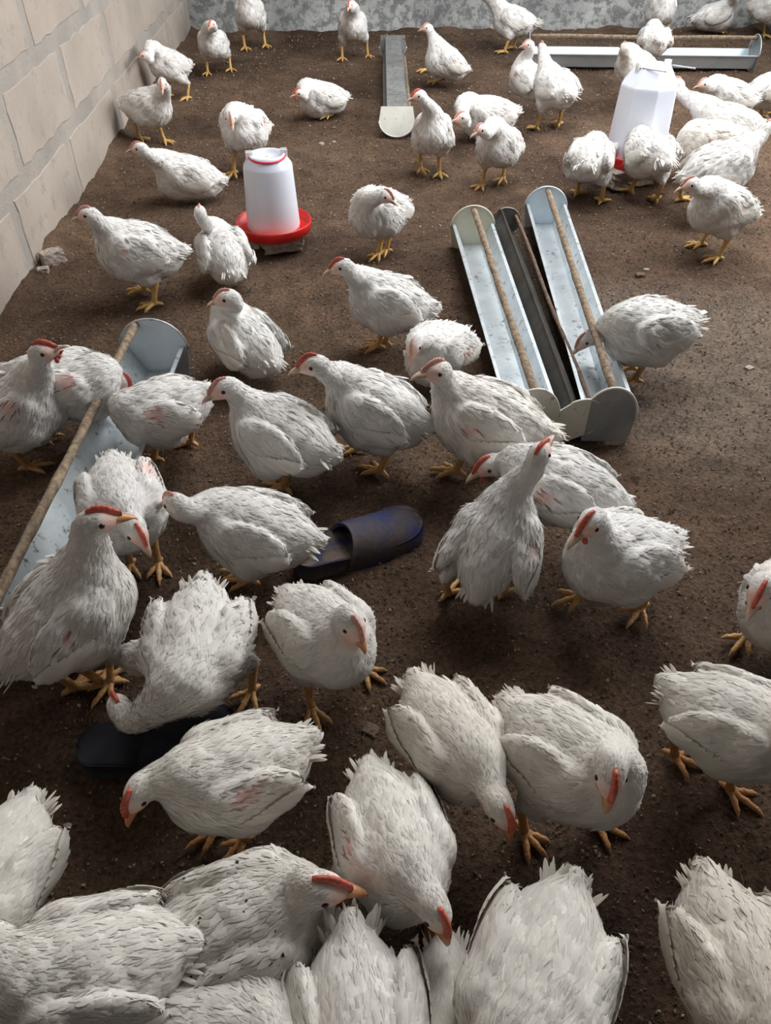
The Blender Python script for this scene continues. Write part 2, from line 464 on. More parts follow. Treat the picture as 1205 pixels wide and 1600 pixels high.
def build_walls():
    # left wall: mortar bed plane with each pale block standing a little proud of it
    w = MB().box((LEFT_X - 0.10, (FRONT_Y + BACK_Y) / 2, CEIL_Z / 2), (0.2, BACK_Y - FRONT_Y + 0.4, CEIL_Z + 0.2)).build('wall_left', 'mortar')
    tag(w, kind='structure')
    zc = [-0.03, 0.235, 0.50] + [0.50 + 0.265 * k for k in range(1, 9)]
    j0 = [[2.40, 3.04, 3.80, 4.50, 5.22], [2.56, 3.20, 3.90, 4.60, 5.32], [2.24, 2.95, 3.62, 4.33, 5.02]]
    for r in range(len(zc) - 1):
        js = j0[r] if r < 3 else [q + (0.0 if r % 2 else 0.33) + random.uniform(-.04, .04) for q in j0[0]]
        js = [js[0] - 0.7 * k for k in (5, 4, 3, 2, 1)] + js + [js[-1] + 0.7]
        for a, b in zip(js[:-1], js[1:]):
            a, b = max(a, FRONT_Y), min(b, BACK_Y)
            if b - a < 0.12: continue
            g = 0.024
            y0, y1, z0, z1 = a + g, b - g, zc[r] + g * 0.9, zc[r + 1] - g * 0.9
            k = 22
            ou = []
            for (p, q) in (((y0, z0), (y1, z0)), ((y1, z0), (y1, z1)), ((y1, z1), (y0, z1)), ((y0, z1), (y0, z0))):
                n_ = 9 if abs(q[0] - p[0]) > abs(q[1] - p[1]) else 5
                for t in np.linspace(0, 1, n_, endpoint=False):
                    ou.append((p[0] + (q[0] - p[0]) * t + random.uniform(-.007, .007), p[1] + (q[1] - p[1]) * t + random.uniform(-.007, .007)))
            ou = np.array(ou); c = ou.mean(0); n_ = len(ou)
            inn = c + (ou - c) * np.array([1 - 0.02 / (b - a), 0.93])
            V = np.concatenate([np.c_[np.full(n_, LEFT_X - 0.01), ou], np.c_[np.full(n_, LEFT_X + 0.0035), inn]])
            F = [(i, (i + 1) % n_, n_ + (i + 1) % n_, n_ + i) for i in range(n_)] + [tuple(range(n_, 2 * n_))]
            MB().add(V, F, 0, False).build('block', 'block', w)
    bk = MB()
    # rendered back wall with an uneven, lumpy face
    xs = np.linspace(LEFT_X - 0.05, RIGHT_X + 0.05, 160); zs = np.linspace(-0.1, CEIL_Z, 110)
    X, Z = np.meshgrid(xs, zs, indexing='ij')
    Yv = BACK_Y + 0.016 * vnoise(X * 3, Z * 3, 11) + 0.012 * vnoise(X * 11, Z * 11, 12) - 0.03 * np.clip(1 - Z / 0.16, 0, 1) * (0.5 + vnoise(X * 5, Z, 13))
    I = np.arange(X.size).reshape(X.shape)
    F = np.stack([I[:-1, :-1], I[1:, :-1], I[1:, 1:], I[:-1, 1:]], -1).reshape(-1, 4)
    tag(link('wall_back', fast_mesh('wall_back', np.stack([X, Yv, Z], -1).reshape(-1, 3), [F], ['plaster'])), kind='structure')
    # right wall with two open ventilation windows
    yw = [(1.9, 4.2), (4.5, 5.7)]
    z0, z1 = 1.1, 2.4
    xr = RIGHT_X + 0.1
    r = MB().box((xr, (FRONT_Y + BACK_Y) / 2, z0 / 2 - 0.05), (0.2, BACK_Y - FRONT_Y + 0.4, z0 + 0.1))
    r.box((xr, (FRONT_Y + BACK_Y) / 2, (z1 + CEIL_Z) / 2), (0.2, BACK_Y - FRONT_Y + 0.4, CEIL_Z - z1))
    ed = [FRONT_Y - 0.2] + [q for p in yw for q in p] + [BACK_Y + 0.2]
    for a, b in zip(ed[::2], ed[1::2]):
        r.box((xr, (a + b) / 2, (z0 + z1) / 2), (0.2, b - a, z1 - z0))
    tag(r.build('wall_right', 'plaster'), kind='structure')
    tag(MB().box(((LEFT_X + RIGHT_X) / 2, FRONT_Y - 0.1, CEIL_Z / 2), (RIGHT_X - LEFT_X, 0.2, CEIL_Z + 0.2)).build('wall_front', 'ceiling'), kind='structure')
    x0, x1, y0, y1 = LEFT_X - 0.2, RIGHT_X + 0.2, FRONT_Y - 0.2, BACK_Y + 0.2
    c = MB()  # ceiling panels round the opening added for the fill lamp
    for a, b, d, e in ((x0, FILL_OPENING[0], y0, y1), (FILL_OPENING[1], x1, y0, y1), (FILL_OPENING[0], FILL_OPENING[1], y0, FILL_OPENING[2]), (FILL_OPENING[0], FILL_OPENING[1], FILL_OPENING[3], y1)):
        c.box(((a + b) / 2, (d + e) / 2, CEIL_Z + 0.05), (b - a, e - d, 0.1))
    tag(c.build('ceiling', 'ceiling'), kind='structure')

build_walls()

# ------------------------------------------------------------------ troughs, drinkers, slippers, stones
def trough(label, p0, p1, roll=0.0, zlift=0.0, mats=None, w_top=0.13, w_bot=0.06, dep=0.075, plate=(0.165, 0.165), rod_r=0.010,
           plate_tilt=(0, 0), taper=1.0, plate1=None, group='long metal feeding troughs', rod_side=0.0):
    """long gutter feeder from p0 to p1 (floor points): gutter, two end plates, roosting rod"""
    mats = mats or {}
    p0, p1 = np.asarray(p0, float), np.asarray(p1, float)
    ax = (p1 - p0); Ln = np.linalg.norm(ax); ax = ax / Ln
    sd = np.cross(np.array([0, 0, 1.0]), ax); sd /= np.linalg.norm(sd)
    up = np.cross(ax, sd)
    c, s = math.cos(math.radians(roll)), math.sin(math.radians(roll))
    U = up * c + sd * s; S = sd * c - up * s
    t = empty('feeding_trough', p0)
    tag(t, label, 'trough', group)
    o3 = np.array([0, 0, zlift])
    base = o3
    # gutter: outer and inner skin of folded sheet, lips turned out
    th = 0.0025; lip = 0.010
    prof = [(-w_top / 2 - lip, dep - 0.004), (-w_top / 2 - lip, dep), (-w_top / 2, dep), (-w_bot / 2, th), (w_bot / 2, th), (w_top / 2, dep), (w_top / 2 + lip, dep), (w_top / 2 + lip, dep - 0.004),
            (w_top / 2 + lip - th, dep - 0.004), (w_top / 2 + lip - th, dep - th), (w_top / 2 + th * .6, dep - th), (w_bot / 2 + th, 0), (-w_bot / 2 - th, 0), (-w_top / 2 - th * .6, dep - th), (-w_top / 2 - lip + th, dep - th), (-w_top / 2 - lip + th, dep - 0.004)]
    n = len(prof); g = MB()
    ring = lambda d: np.array([base + ax * d + S * u * (1 + (taper - 1) * d / Ln) + U * (v + 0.012) for u, v in prof])
    g.add(np.concatenate([ring(0.0), ring(Ln)]), [(i, n + i, n + (i + 1) % n, (i + 1) % n) for i in range(n)], 0, False)
    g.build('gutter', mats.get('gutter', 'galv'), t)
    pw, ph = plate
    for k, d in ((0, -0.002), (1, Ln + 0.002)):
        pw, ph = plate if k == 0 or plate1 is None else plate1
        pl = [(-pw * 0.44, 0), (pw * 0.44, 0)]
        for q in np.linspace(0, math.pi, 19):
            pl.append((pw / 2 * math.cos(q), ph * 0.48 + ph * 0.52 * math.sin(q)))
        tl = math.radians(plate_tilt[k])
        A2 = ax * math.cos(tl) + U * math.sin(tl); U2 = U * math.cos(tl) - ax * math.sin(tl)
        m_ = mats.get('plates', ('galv', 'galv'))[k]
        b = MB().prism(pl, S, U2, A2, base + ax * d, 0.003)
        ep = b.build('end_plate', m_, t)
        rim = [base + ax * d + S * u + U2 * v for u, v in pl[2:]]
        MB().tube(rim, 0.003, 6).build('plate_rim', mats.get('rims', ('galv', 'galv'))[k], ep)
    hr = plate[1] * 0.90
    pts = [base + ax * (Ln * q) + U * (hr + 0.002 * math.sin(9 * q)) + S * rod_side for q in np.linspace(0, 1, 24)]
    rr = rod_r * (1 + 0.12 * np.array([random.uniform(-1, 1) for _ in pts]))
    MB().tube(pts, rr, 10).build('roosting_rod', mats.get('rod', 'rod'), t)
    return t

A0, A1 = at(848, 356), at(943, 688)
trough('galvanised trough with pale blue end, rightmost of three lying together', A0, A1, mats={'gutter': 'galv', 'plates': ('bluewhite', 'bare_grey'), 'rims': ('bluewhite', 'cream_white')}, w_top=0.12, plate=(0.150, 0.145), taper=0.88, plate1=(0.122, 0.15))
B0, B1 = at(736, 388), at(826, 690)
trough('trough with cream painted ends, leftmost of three lying together', B0, B1, mats={'gutter': 'galv', 'plates': ('cream', 'cream_white'), 'rims': ('cream', 'cream_white')}, w_top=0.12, plate=(0.150, 0.145), taper=0.88, plate1=(0.122, 0.15))
C0, C1 = at(768, 374), at(868, 688)
trough('narrow dark trough tipped on its side between two open ones', C0, C1, roll=58, zlift=0.035,
       mats={'gutter': 'galv_shaded', 'plates': ('galv_dull', 'cream_white'), 'rims': ('galv_dull', 'cream_white'), 'rod': 'rod_dark'}, w_top=0.075, w_bot=0.04, dep=0.048, plate=(0.095, 0.100), rod_r=0.006, taper=0.85, plate1=(0.10, 0.115))
DA, DB = at(210, 503, 0.158), at(0, 915, 0.158)
D0 = np.array([DA[0], DA[1], 0]); D1 = np.array([DA[0], DA[1], 0]) + np.array([DB[0] - DA[0], DB[1] - DA[1], 0]) * 1.06
_dd = unit0 = (D1 - D0) / np.linalg.norm(D1 - D0); _sd = np.array([-_dd[1], _dd[0], 0])
D0 = D0 + _sd * 0.035; D1 = D1 + _sd * 0.035
trough('galvanised trough with crusted rod running off the left edge', D0, D1, mats={'gutter': 'galv', 'plates': ('bluewhite', 'galv')}, w_top=0.135, plate=(0.175, 0.165), rod_r=0.010, rod_side=-0.035)
E0, E1 = at(614, 92), at(620, 212)
trough('grey trough lying upside down near the back wall', E0, E1, roll=180, zlift=0.125, mats={'gutter': 'galv_dull', 'plates': ('galv_dull', 'cream_white'), 'rod': 'rod'}, w_top=0.105, w_bot=0.085, dep=0.085, plate=(0.165, 0.125), rod_side=-0.07, plate_tilt=(0, -18))
F0, F1 = at(822, 104), at(1170, 108)
trough('long trough set parallel to the back wall behind the larger drinker', F0, F1, mats={'gutter': 'bluewhite', 'plates': ('galv_dull', 'galv_dull'), 'rod': 'rod'}, w_top=0.17, w_bot=0.09, dep=0.075, plate=(0.20, 0.175), rod_r=0.010)

def rock(name, label, loc, size, rz=0, seed=0, matn='stone', cat='stone', group=None):
    rg = np.random.default_rng(seed)
    import bmesh
    bm = bmesh.new(); bmesh.ops.create_cube(bm, size=1)
    bmesh.ops.subdivide_edges(bm, edges=bm.edges[:], cuts=5, use_grid_fill=True)
    V = np.array([v.co[:] for v in bm.verts])
    N = V / np.linalg.norm(V, axis=1)[:, None]
    V = V * 0.8 + N * 0.5 * 0.22
    V += N * (0.10 * vnoise(V[:, 0] * 3 + V[:, 2] * 2 + 7, V[:, 1] * 3 + V[:, 2] * 3 + 7, seed)[:, None] + 0.05 * rg.normal(0, 0.5, len(V))[:, None])
    V = (V * np.asarray(size)) @ rotz(math.radians(rz)).T
    V[:, 2] -= V[:, 2].min()
    F = [tuple(v.index for v in f.verts) for f in bm.faces]
    bm.free()
    o = MB().add(V, F, 0, False).build(name, matn)
    o.location = loc
    return tag(o, label, cat, group)

def ground_at(px, py):
    p = at(px, py)
    return (p[0], p[1], float(ground_h(p[0], p[1])) - 0.006)

def drinker(name, label, pos, r_base, r_sh, h_sh, r_top, h_top, tray_r, tray_h, z0, n=48, facets=False, handle_yaw=0.0, lug='white_plastic', wire=False):
    t = empty(name, (pos[0], pos[1], z0))
    tag(t, label, 'drinker', 'plastic poultry drinkers')
    s = MB().lathe([(tray_r * 0.90, 0.0), (tray_r * 0.97, 0.006), (tray_r, tray_h), (tray_r * 0.985, tray_h + 0.003), (tray_r * 0.965, tray_h), (tray_r * 0.935, 0.010), (r_base * 1.02, 0.010), (r_base * 0.99, 0.020), (0.002, 0.020)], 56, cap0=True)
    s.build('tray', 'red_plastic', t)
    zb = 0.014
    prof = [(r_base * 0.98, zb), (r_base, zb + 0.01), (r_sh + (r_base - r_sh) * 0.1, zb + h_sh * 0.9), (r_sh, zb + h_sh), (r_sh * 0.985, zb + h_sh + 0.006), (r_top * 1.04, zb + h_top - 0.005), (r_top, zb + h_top), (r_top * 0.9, zb + h_top - 0.002), (r_top * 0.86, zb + h_top - 0.01), (0.003, zb + h_top - 0.009)]
    j = MB().lathe(prof, 8 if facets else n, smooth=not facets).build('jug', 'jug', t)
    if facets:
        bv = j.modifiers.new('bevel', 'BEVEL'); bv.width = 0.016; bv.segments = 4
    hy = math.radians(handle_yaw)
    zl = zb + h_top - 0.012
    for sgn in (-1, 1):
        dy = np.array([math.cos(hy), math.sin(hy), 0]) * sgn; dx = np.array([-math.sin(hy), math.cos(hy), 0])
        R = np.stack([dx, dy, np.array([0, 0, 1.0])], 1)
        for q in (-1, 1):
            lo_ = MB().box(dy * (r_top * 0.98) + dx * (0.008 * q) * (0.7 if wire else 1) + np.array([0, 0, zl]), (0.005, 0.022, 0.044), R).build('lug', lug, t)
        MB().tube([dy * (r_top * 0.98) - dx * 0.014 + np.array([0, 0, zl + 0.006]), dy * (r_top * 0.98) + dx * 0.014 + np.array([0, 0, zl + 0.006])], 0.003, 8).build('pin', 'wire' if wire else 'crimson_plastic', lo_)
    # carrying handle folded down round the rim
    dy = np.array([math.cos(hy), math.sin(hy), 0]); dx = np.array([-math.sin(hy), math.cos(hy), 0])
    if wire:
        for q in (-1, 1):
            pts = [dy * (r_top * 0.98) * q + np.array([0, 0, zl + 0.008]) + dx * (0.02 + 0.05 * k) * -1 + dy * 0.03 * k for k in np.linspace(0, 1.6, 7)]
            MB().tube(pts, 0.0028, 7).build('wire_handle', 'wire', t)
    else:
        pts = [dy * math.cos(a) * (r_top * 1.0) - dx * math.sin(a) * (r_top * 1.12) + np.array([0, 0, zl + 0.006 - 0.004 * math.sin(a)]) for a in np.linspace(0, math.pi, 26)]
        MB().tube(pts, 0.0055, 8, flat=0.6).build('handle', 'crimson_plastic', t)
    return t

d1 = at(431, 381)
drinker('poultry_drinker', 'small white jug drinker in a bright red tray with red handle', d1, 0.090, 0.080, 0.200, 0.057, 0.238, 0.130, 0.036, 0.047, handle_yaw=12)
rock('block_fragment', 'broken pale block fragment propping up the red drinker tray', (*(at(442, 388)[:2]), 0.0), (0.14, 0.085, 0.052), 12, 3, group='block fragments under the drinkers')
rock('block_fragment', 'smaller wedge of block under the left side of the red tray', (*(at(402, 380)[:2]), 0.0), (0.09, 0.10, 0.05), -30, 4, group='block fragments under the drinkers')
d2 = at(984, 277)
drinker('poultry_drinker', 'large faceted white drinker with wire handle ringed by crowding birds', d2, 0.124, 0.111, 0.265, 0.066, 0.335, 0.150, 0.045, 0.062, facets=True, handle_yaw=20, wire=True)
rock('block_fragment', 'grey block fragment under the large faceted drinker', (*(at(970, 284)[:2]), 0.0), (0.21, 0.17, 0.066), 20, 5, group='block fragments under the drinkers')
rock('mortar_chunk', 'jagged pale mortar chunk lying at the foot of the block wall', ground_at(84, 408), (0.075, 0.045, 0.05), 40, 8)
rock('mortar_chunk', 'small rounded mortar lump beside the jagged chunk by the wall', ground_at(68, 424), (0.035, 0.03, 0.025), 10, 9)
for i, (px, py, s_, lb) in enumerate([(1000, 432, 0.034, 'clod of dry droppings on the bare floor right of the troughs'), (1172, 572, 0.026, 'small flat clod on the pale floor at right'),
                                      (502, 222, 0.030, 'pale pebble on the floor below the small sitting chicken'), (522, 220, 0.024, 'pale pebble right of its twin below the sitting chicken'),
                                      (955, 745, 0.022, 'dark crumb in a small hollow of the floor above the alert chicken'), (580, 1140, 0.030, 'reddish crumb on the dark floor in the middle of the flock'),
                                      (1010, 422, 0.022, 'pale crumb on top of the dry clod right of the troughs')]):
    rock('clod', lb, ground_at(px, py), (s_ * 0.85, s_ * 0.7, s_ * 0.4), 30 * i, 20 + i, 'stone' if 'pale' in lb else 'rod_dark', cat='clod')

def slipper(label, heel, toe, length, mats, lift=0.0, flip=1):
    heel, toe = np.asarray(heel, float), np.asarray(toe, float)
    ax = toe - heel; ax /= np.linalg.norm(ax); sd = np.cross(np.array([0, 0, 1.0]), ax)
    t = empty('slipper', heel); tag(t, label, 'slipper', 'pair of dusty blue slippers')
    def halfw(u):
        return 0.034 + 0.016 * math.sin(math.pi * min(1, max(0, (u - 0.1) / 0.9)) ** 1.3) if 0.08 < u < 0.92 else None
    us = np.concatenate([np.linspace(0, 0.1, 6), np.linspace(0.14, 0.86, 20), np.linspace(0.9, 1.0, 7)])
    def w(u):
        b = 0.036 + 0.017 * (0.5 - 0.5 * math.cos(math.pi * min(1, u / 0.68)))
        e0 = math.sqrt(max(0.0, 1 - ((0.12 - u) / 0.12) ** 2)) if u < 0.12 else 1
        e1 = math.sqrt(max(0.0, 1 - ((u - 0.80) / 0.20) ** 2)) if u > 0.80 else 1
        return max(0.002, b * e0 * e1)
    zc = lambda u: 0.006 * math.cos(u * 5) + lift + 0.004
    def loft(z0, z1, sc, name, mt, rim=0.0):
        V, F = [], []
        cols = np.linspace(-1, 1, 9)
        for u in us:
            for cc in cols:
                V.append(ax * u * length + sd * w(u) * sc * cc * flip + np.array([0, 0, zc(u) + z1 + rim * abs(cc) ** 4]))
        n1 = len(V)
        for u in us:
            for cc in cols:
                V.append(ax * u * length + sd * w(u) * sc * 0.97 * cc * flip + np.array([0, 0, zc(u) * 0.4 + z0]))
        k = len(cols); r = len(us)
        for i in range(r - 1):
            for j in range(k - 1):
                q = (i * k + j, (i + 1) * k + j, (i + 1) * k + j + 1, i * k + j + 1)
                F.append(q); F.append(tuple(x + n1 for x in q[::-1]))
            for j in (0, k - 1):
                F.append((i * k + j, (i + 1) * k + j, (i + 1) * k + j + n1, i * k + j + n1))
        for i in (0, r - 1):
            for j in range(k - 1):
                F.append((i * k + j, i * k + j + 1, i * k + j + 1 + n1, i * k + j + n1))
        MB().add(V, F).build(name, mt, t)
    loft(0.0, 0.026, 1.0, 'sole', mats[0], 0.008)
    loft(0.022, 0.0285, 0.88, 'insole', mats[1], 0.004)
    # broad closed band over the forefoot
    V, F = [], []
    na, nu = 19, 16
    for lay, off in ((0, 0.0), (1, -0.006)):
        for i in range(nu):
            u = 0.42 + 0.53 * i / (nu - 1)
            for j in range(na):
                a = math.pi * j / (na - 1)
                uu = u + (0.10 * (1 - math.sin(a)) * (1 - i / (nu - 1)) * -1)   # mouth edge sweeps back along the sides
                ht = 0.030 + 0.036 * (1 - ((u - 0.42) / 0.53) ** 1.6)
                wv = w(max(0.3, min(uu, 0.97))) + 0.005 + off
                V.append(ax * uu * length + sd * math.cos(a) * wv + np.array([0, 0, zc(u) + 0.006 + (ht + off) * math.sin(a) ** 0.75]))
    nn = na * nu
    for i in range(nu - 1):
        for j in range(na - 1):
            q = (i * na + j, i * na + j + 1, (i + 1) * na + j + 1, (i + 1) * na + j)
            F.append(q); F.append(tuple(x + nn for x in q[::-1]))
    for i in (0, nu - 1):
        for j in range(na - 1):
            F.append((i * na + j, i * na + j + 1, i * na + j + 1 + nn, i * na + j + nn))
    MB().add(V, F).build('strap', mats[0], t)

slipper('dusty blue rubber slipper lying in the middle of the floor', at(462, 898), at(668, 818), 0.285, ('slip', 'insole'))
slipper('dark slipper half hidden in shadow under the near left birds', at(130, 1190), at(300, 1165), 0.25, ('slip_shaded', 'slip_shaded'))

# ------------------------------------------------------------------ chickens
def unit(v):
    v = np.asarray(v, float); return v / (np.linalg.norm(v) + 1e-12)

def frame(yaw, pitch, roll=0.0):
    """columns: forward, left, up"""
    a, b = math.radians(yaw), math.radians(pitch)
    f = np.array([math.cos(a) * math.cos(b), math.sin(a) * math.cos(b), math.sin(b)])
    l = np.array([-math.sin(a), math.cos(a), 0.0])
    u = np.cross(f, l)
    c, s = math.cos(math.radians(roll)), math.sin(math.radians(roll))
    l, u = l * c + u * s, u * c - l * s
    return np.stack([f, l, u], 1)

class Field:
    """smooth union of ellipsoids and tapered capsules"""
    def __init__(s): s.p = []; s.lump = 0.0; s.ph = np.zeros(6)
    def ell(s, c, R, r, k, reg, flow): s.p.append(('e', np.asarray(c, float), R, np.asarray(r, float), k, reg, unit(flow)))
    def cap(s, a, b, ra, rb, k, reg, flow): s.p.append(('c', np.asarray(a, float), np.asarray(b, float), (ra, rb), k, reg, unit(flow)))
    def parts(s, P):
        D = []
        for q in s.p:
            if q[0] == 'e':
                x = (P - q[1]) @ q[2]
                k0 = np.sqrt(((x / q[3]) ** 2).sum(1)); k1 = np.sqrt(((x / q[3] ** 2) ** 2).sum(1)) + 1e-9
                D.append(k0 * (k0 - 1) / k1)
            else:
                ba = q[2] - q[1]; pa = P - q[1]
                t = np.clip(pa @ ba / (ba @ ba + 1e-12), 0, 1)
                D.append(np.sqrt(((pa - t[:, None] * ba) ** 2).sum(1)) - (q[3][0] + (q[3][1] - q[3][0]) * t))
        return D
    def __call__(s, P, D=None):
        D = D or s.parts(P)
        d = D[0]
        for q, e in zip(s.p[1:], D[1:]):
            k = q[4]
            h = np.clip(0.5 + 0.5 * (d - e) / k, 0, 1)
            d = d + (e - d) * h - k * h * (1 - h)
        if s.lump:
            x, y, z = P[:, 0], P[:, 1], P[:, 2]; f = s.ph
            d = d + s.lump * (np.sin(70 * x + f[0]) * np.sin(62 * y + f[1]) * np.sin(66 * z + f[2]) + 0.5 * np.sin(150 * x + f[3]) * np.sin(140 * y + f[4]) * np.sin(160 * z + f[5]))
        return d
    def grad(s, P, e=0.0015):
        n = len(P)
        off = np.array([[1, -1, -1], [-1, -1, 1], [-1, 1, -1], [1, 1, 1]], float)
        v = s((P[None] + e * off[:, None]).reshape(-1, 3)).reshape(4, n)
        g = (v[:, :, None] * off[:, None]).sum(0)
        return g / (np.linalg.norm(g, axis=1)[:, None] + 1e-12)

def surface(F, lo, hi, h):
    """naive surface nets on a sparse narrow band"""
    c = 4
    n = (np.ceil((hi - lo) / (h * c)).astype(int) + 1)
    ax = [lo[i] + (np.arange(n[i]) + 0.5) * h * c for i in range(3)]
    G = np.stack(np.meshgrid(*ax, indexing='ij'), -1).reshape(-1, 3)
    dc = F(G).reshape(n)
    fine = n * c
    val = np.repeat(np.repeat(np.repeat(np.where(dc > 0, 1.0, -1.0), c, 0), c, 1), c, 2)
    near = np.repeat(np.repeat(np.repeat(np.abs(dc) < h * c * 1.9, c, 0), c, 1), c, 2)
    idx = np.argwhere(near)
    P = lo + (idx + 0.5) * h
    val[near] = F(P)
    s = val < 0
    m = fine - 1
    cnt = np.zeros(m, np.int8); acc = np.zeros((*m, 3)); w = np.zeros(m)
    corners = [(i, j, k) for i in (0, 1) for j in (0, 1) for k in (0, 1)]
    sl = lambda a, o: a[o[0]:o[0] + m[0], o[1]:o[1] + m[1], o[2]:o[2] + m[2]]
    sc = sum(sl(s, o).astype(np.int8) for o in corners)
    act = (sc > 0) & (sc < 8)
    A = np.argwhere(act)
    acc = np.zeros((len(A), 3)); w = np.zeros(len(A))
    for d in range(3):
        for o in corners:
            if o[d]: continue
            o2 = list(o); o2[d] = 1
            va = val[A[:, 0] + o[0], A[:, 1] + o[1], A[:, 2] + o[2]]
            vb = val[A[:, 0] + o2[0], A[:, 1] + o2[1], A[:, 2] + o2[2]]
            cr = (va < 0) != (vb < 0)
            t = np.where(cr, va / np.where(va - vb == 0, 1, va - vb), 0)
            p = np.tile(np.array(o, float), (len(A), 1)); p[:, d] = t
            acc[cr] += p[cr]; w[cr] += 1
    V = lo + (A + acc / w[:, None] + 0.5) * h
    vid = np.full(m, -1); vid[act] = np.arange(len(A))
    Q = []
    for d in range(3):
        e1, e2 = (d + 1) % 3, (d + 2) % 3
        a = s.take(range(0, fine[d] - 1), d); b = s.take(range(1, fine[d]), d)
        E = np.argwhere(a != b)
        ok = (E[:, e1] > 0) & (E[:, e2] > 0) & (E[:, e1] < m[e1]) & (E[:, e2] < m[e2])
        E = E[ok]
        fl = a[E[:, 0], E[:, 1], E[:, 2]]
        q = []
        for (x, y) in ((-1, -1), (0, -1), (0, 0), (-1, 0)):
            I = E.copy(); I[:, e1] += x; I[:, e2] += y
            q.append(vid[I[:, 0], I[:, 1], I[:, 2]])
        q = np.stack(q, 1)
        q[~fl] = q[~fl][:, ::-1]
        Q.append(q)
    Q = np.concatenate(Q); Q = Q[(Q >= 0).all(1)]
    for _ in range(2):
        g = F.grad(V); V = V - g * np.clip(F(V), -h, h)[:, None]
    return V, Q

TORSO, WING, NECK, HEAD, THIGH, TAIL = range(6)
STATS = []

def foot_geo(ankle, fw, s, spread=1.0, lift=0.0):
    """three front toes and a hind toe, each a bent, knobbed, clawed tube"""
    out = []
    for ang, L in ((-42 * spread, 0.050), (2, 0.062), (40 * spread, 0.050), (168, 0.026)):
        a = math.radians(ang)
        d = np.array([fw[0] * math.cos(a) - fw[1] * math.sin(a), fw[0] * math.sin(a) + fw[1] * math.cos(a), 0])
        L = L * s * random.uniform(0.92, 1.08)
        b = np.array([ankle[0], ankle[1], 0.014 * s + lift])
        ts = [0, 0.16, 0.30, 0.46, 0.60, 0.76, 0.88, 1.0]
        zs = [0.015, 0.0125, 0.0105, 0.0115, 0.009, 0.0085, 0.0065, 0.002]
        rs = [0.0078, 0.0072, 0.0060, 0.0068, 0.0054, 0.0056, 0.0034, 0.0008]
        pts = [np.array([b[0], b[1], 0]) + d * L * t + np.array([0, 0, z * s + lift]) for t, z in zip(ts, zs)]
        out.append((pts, [r * s for r in rs]))
    return out

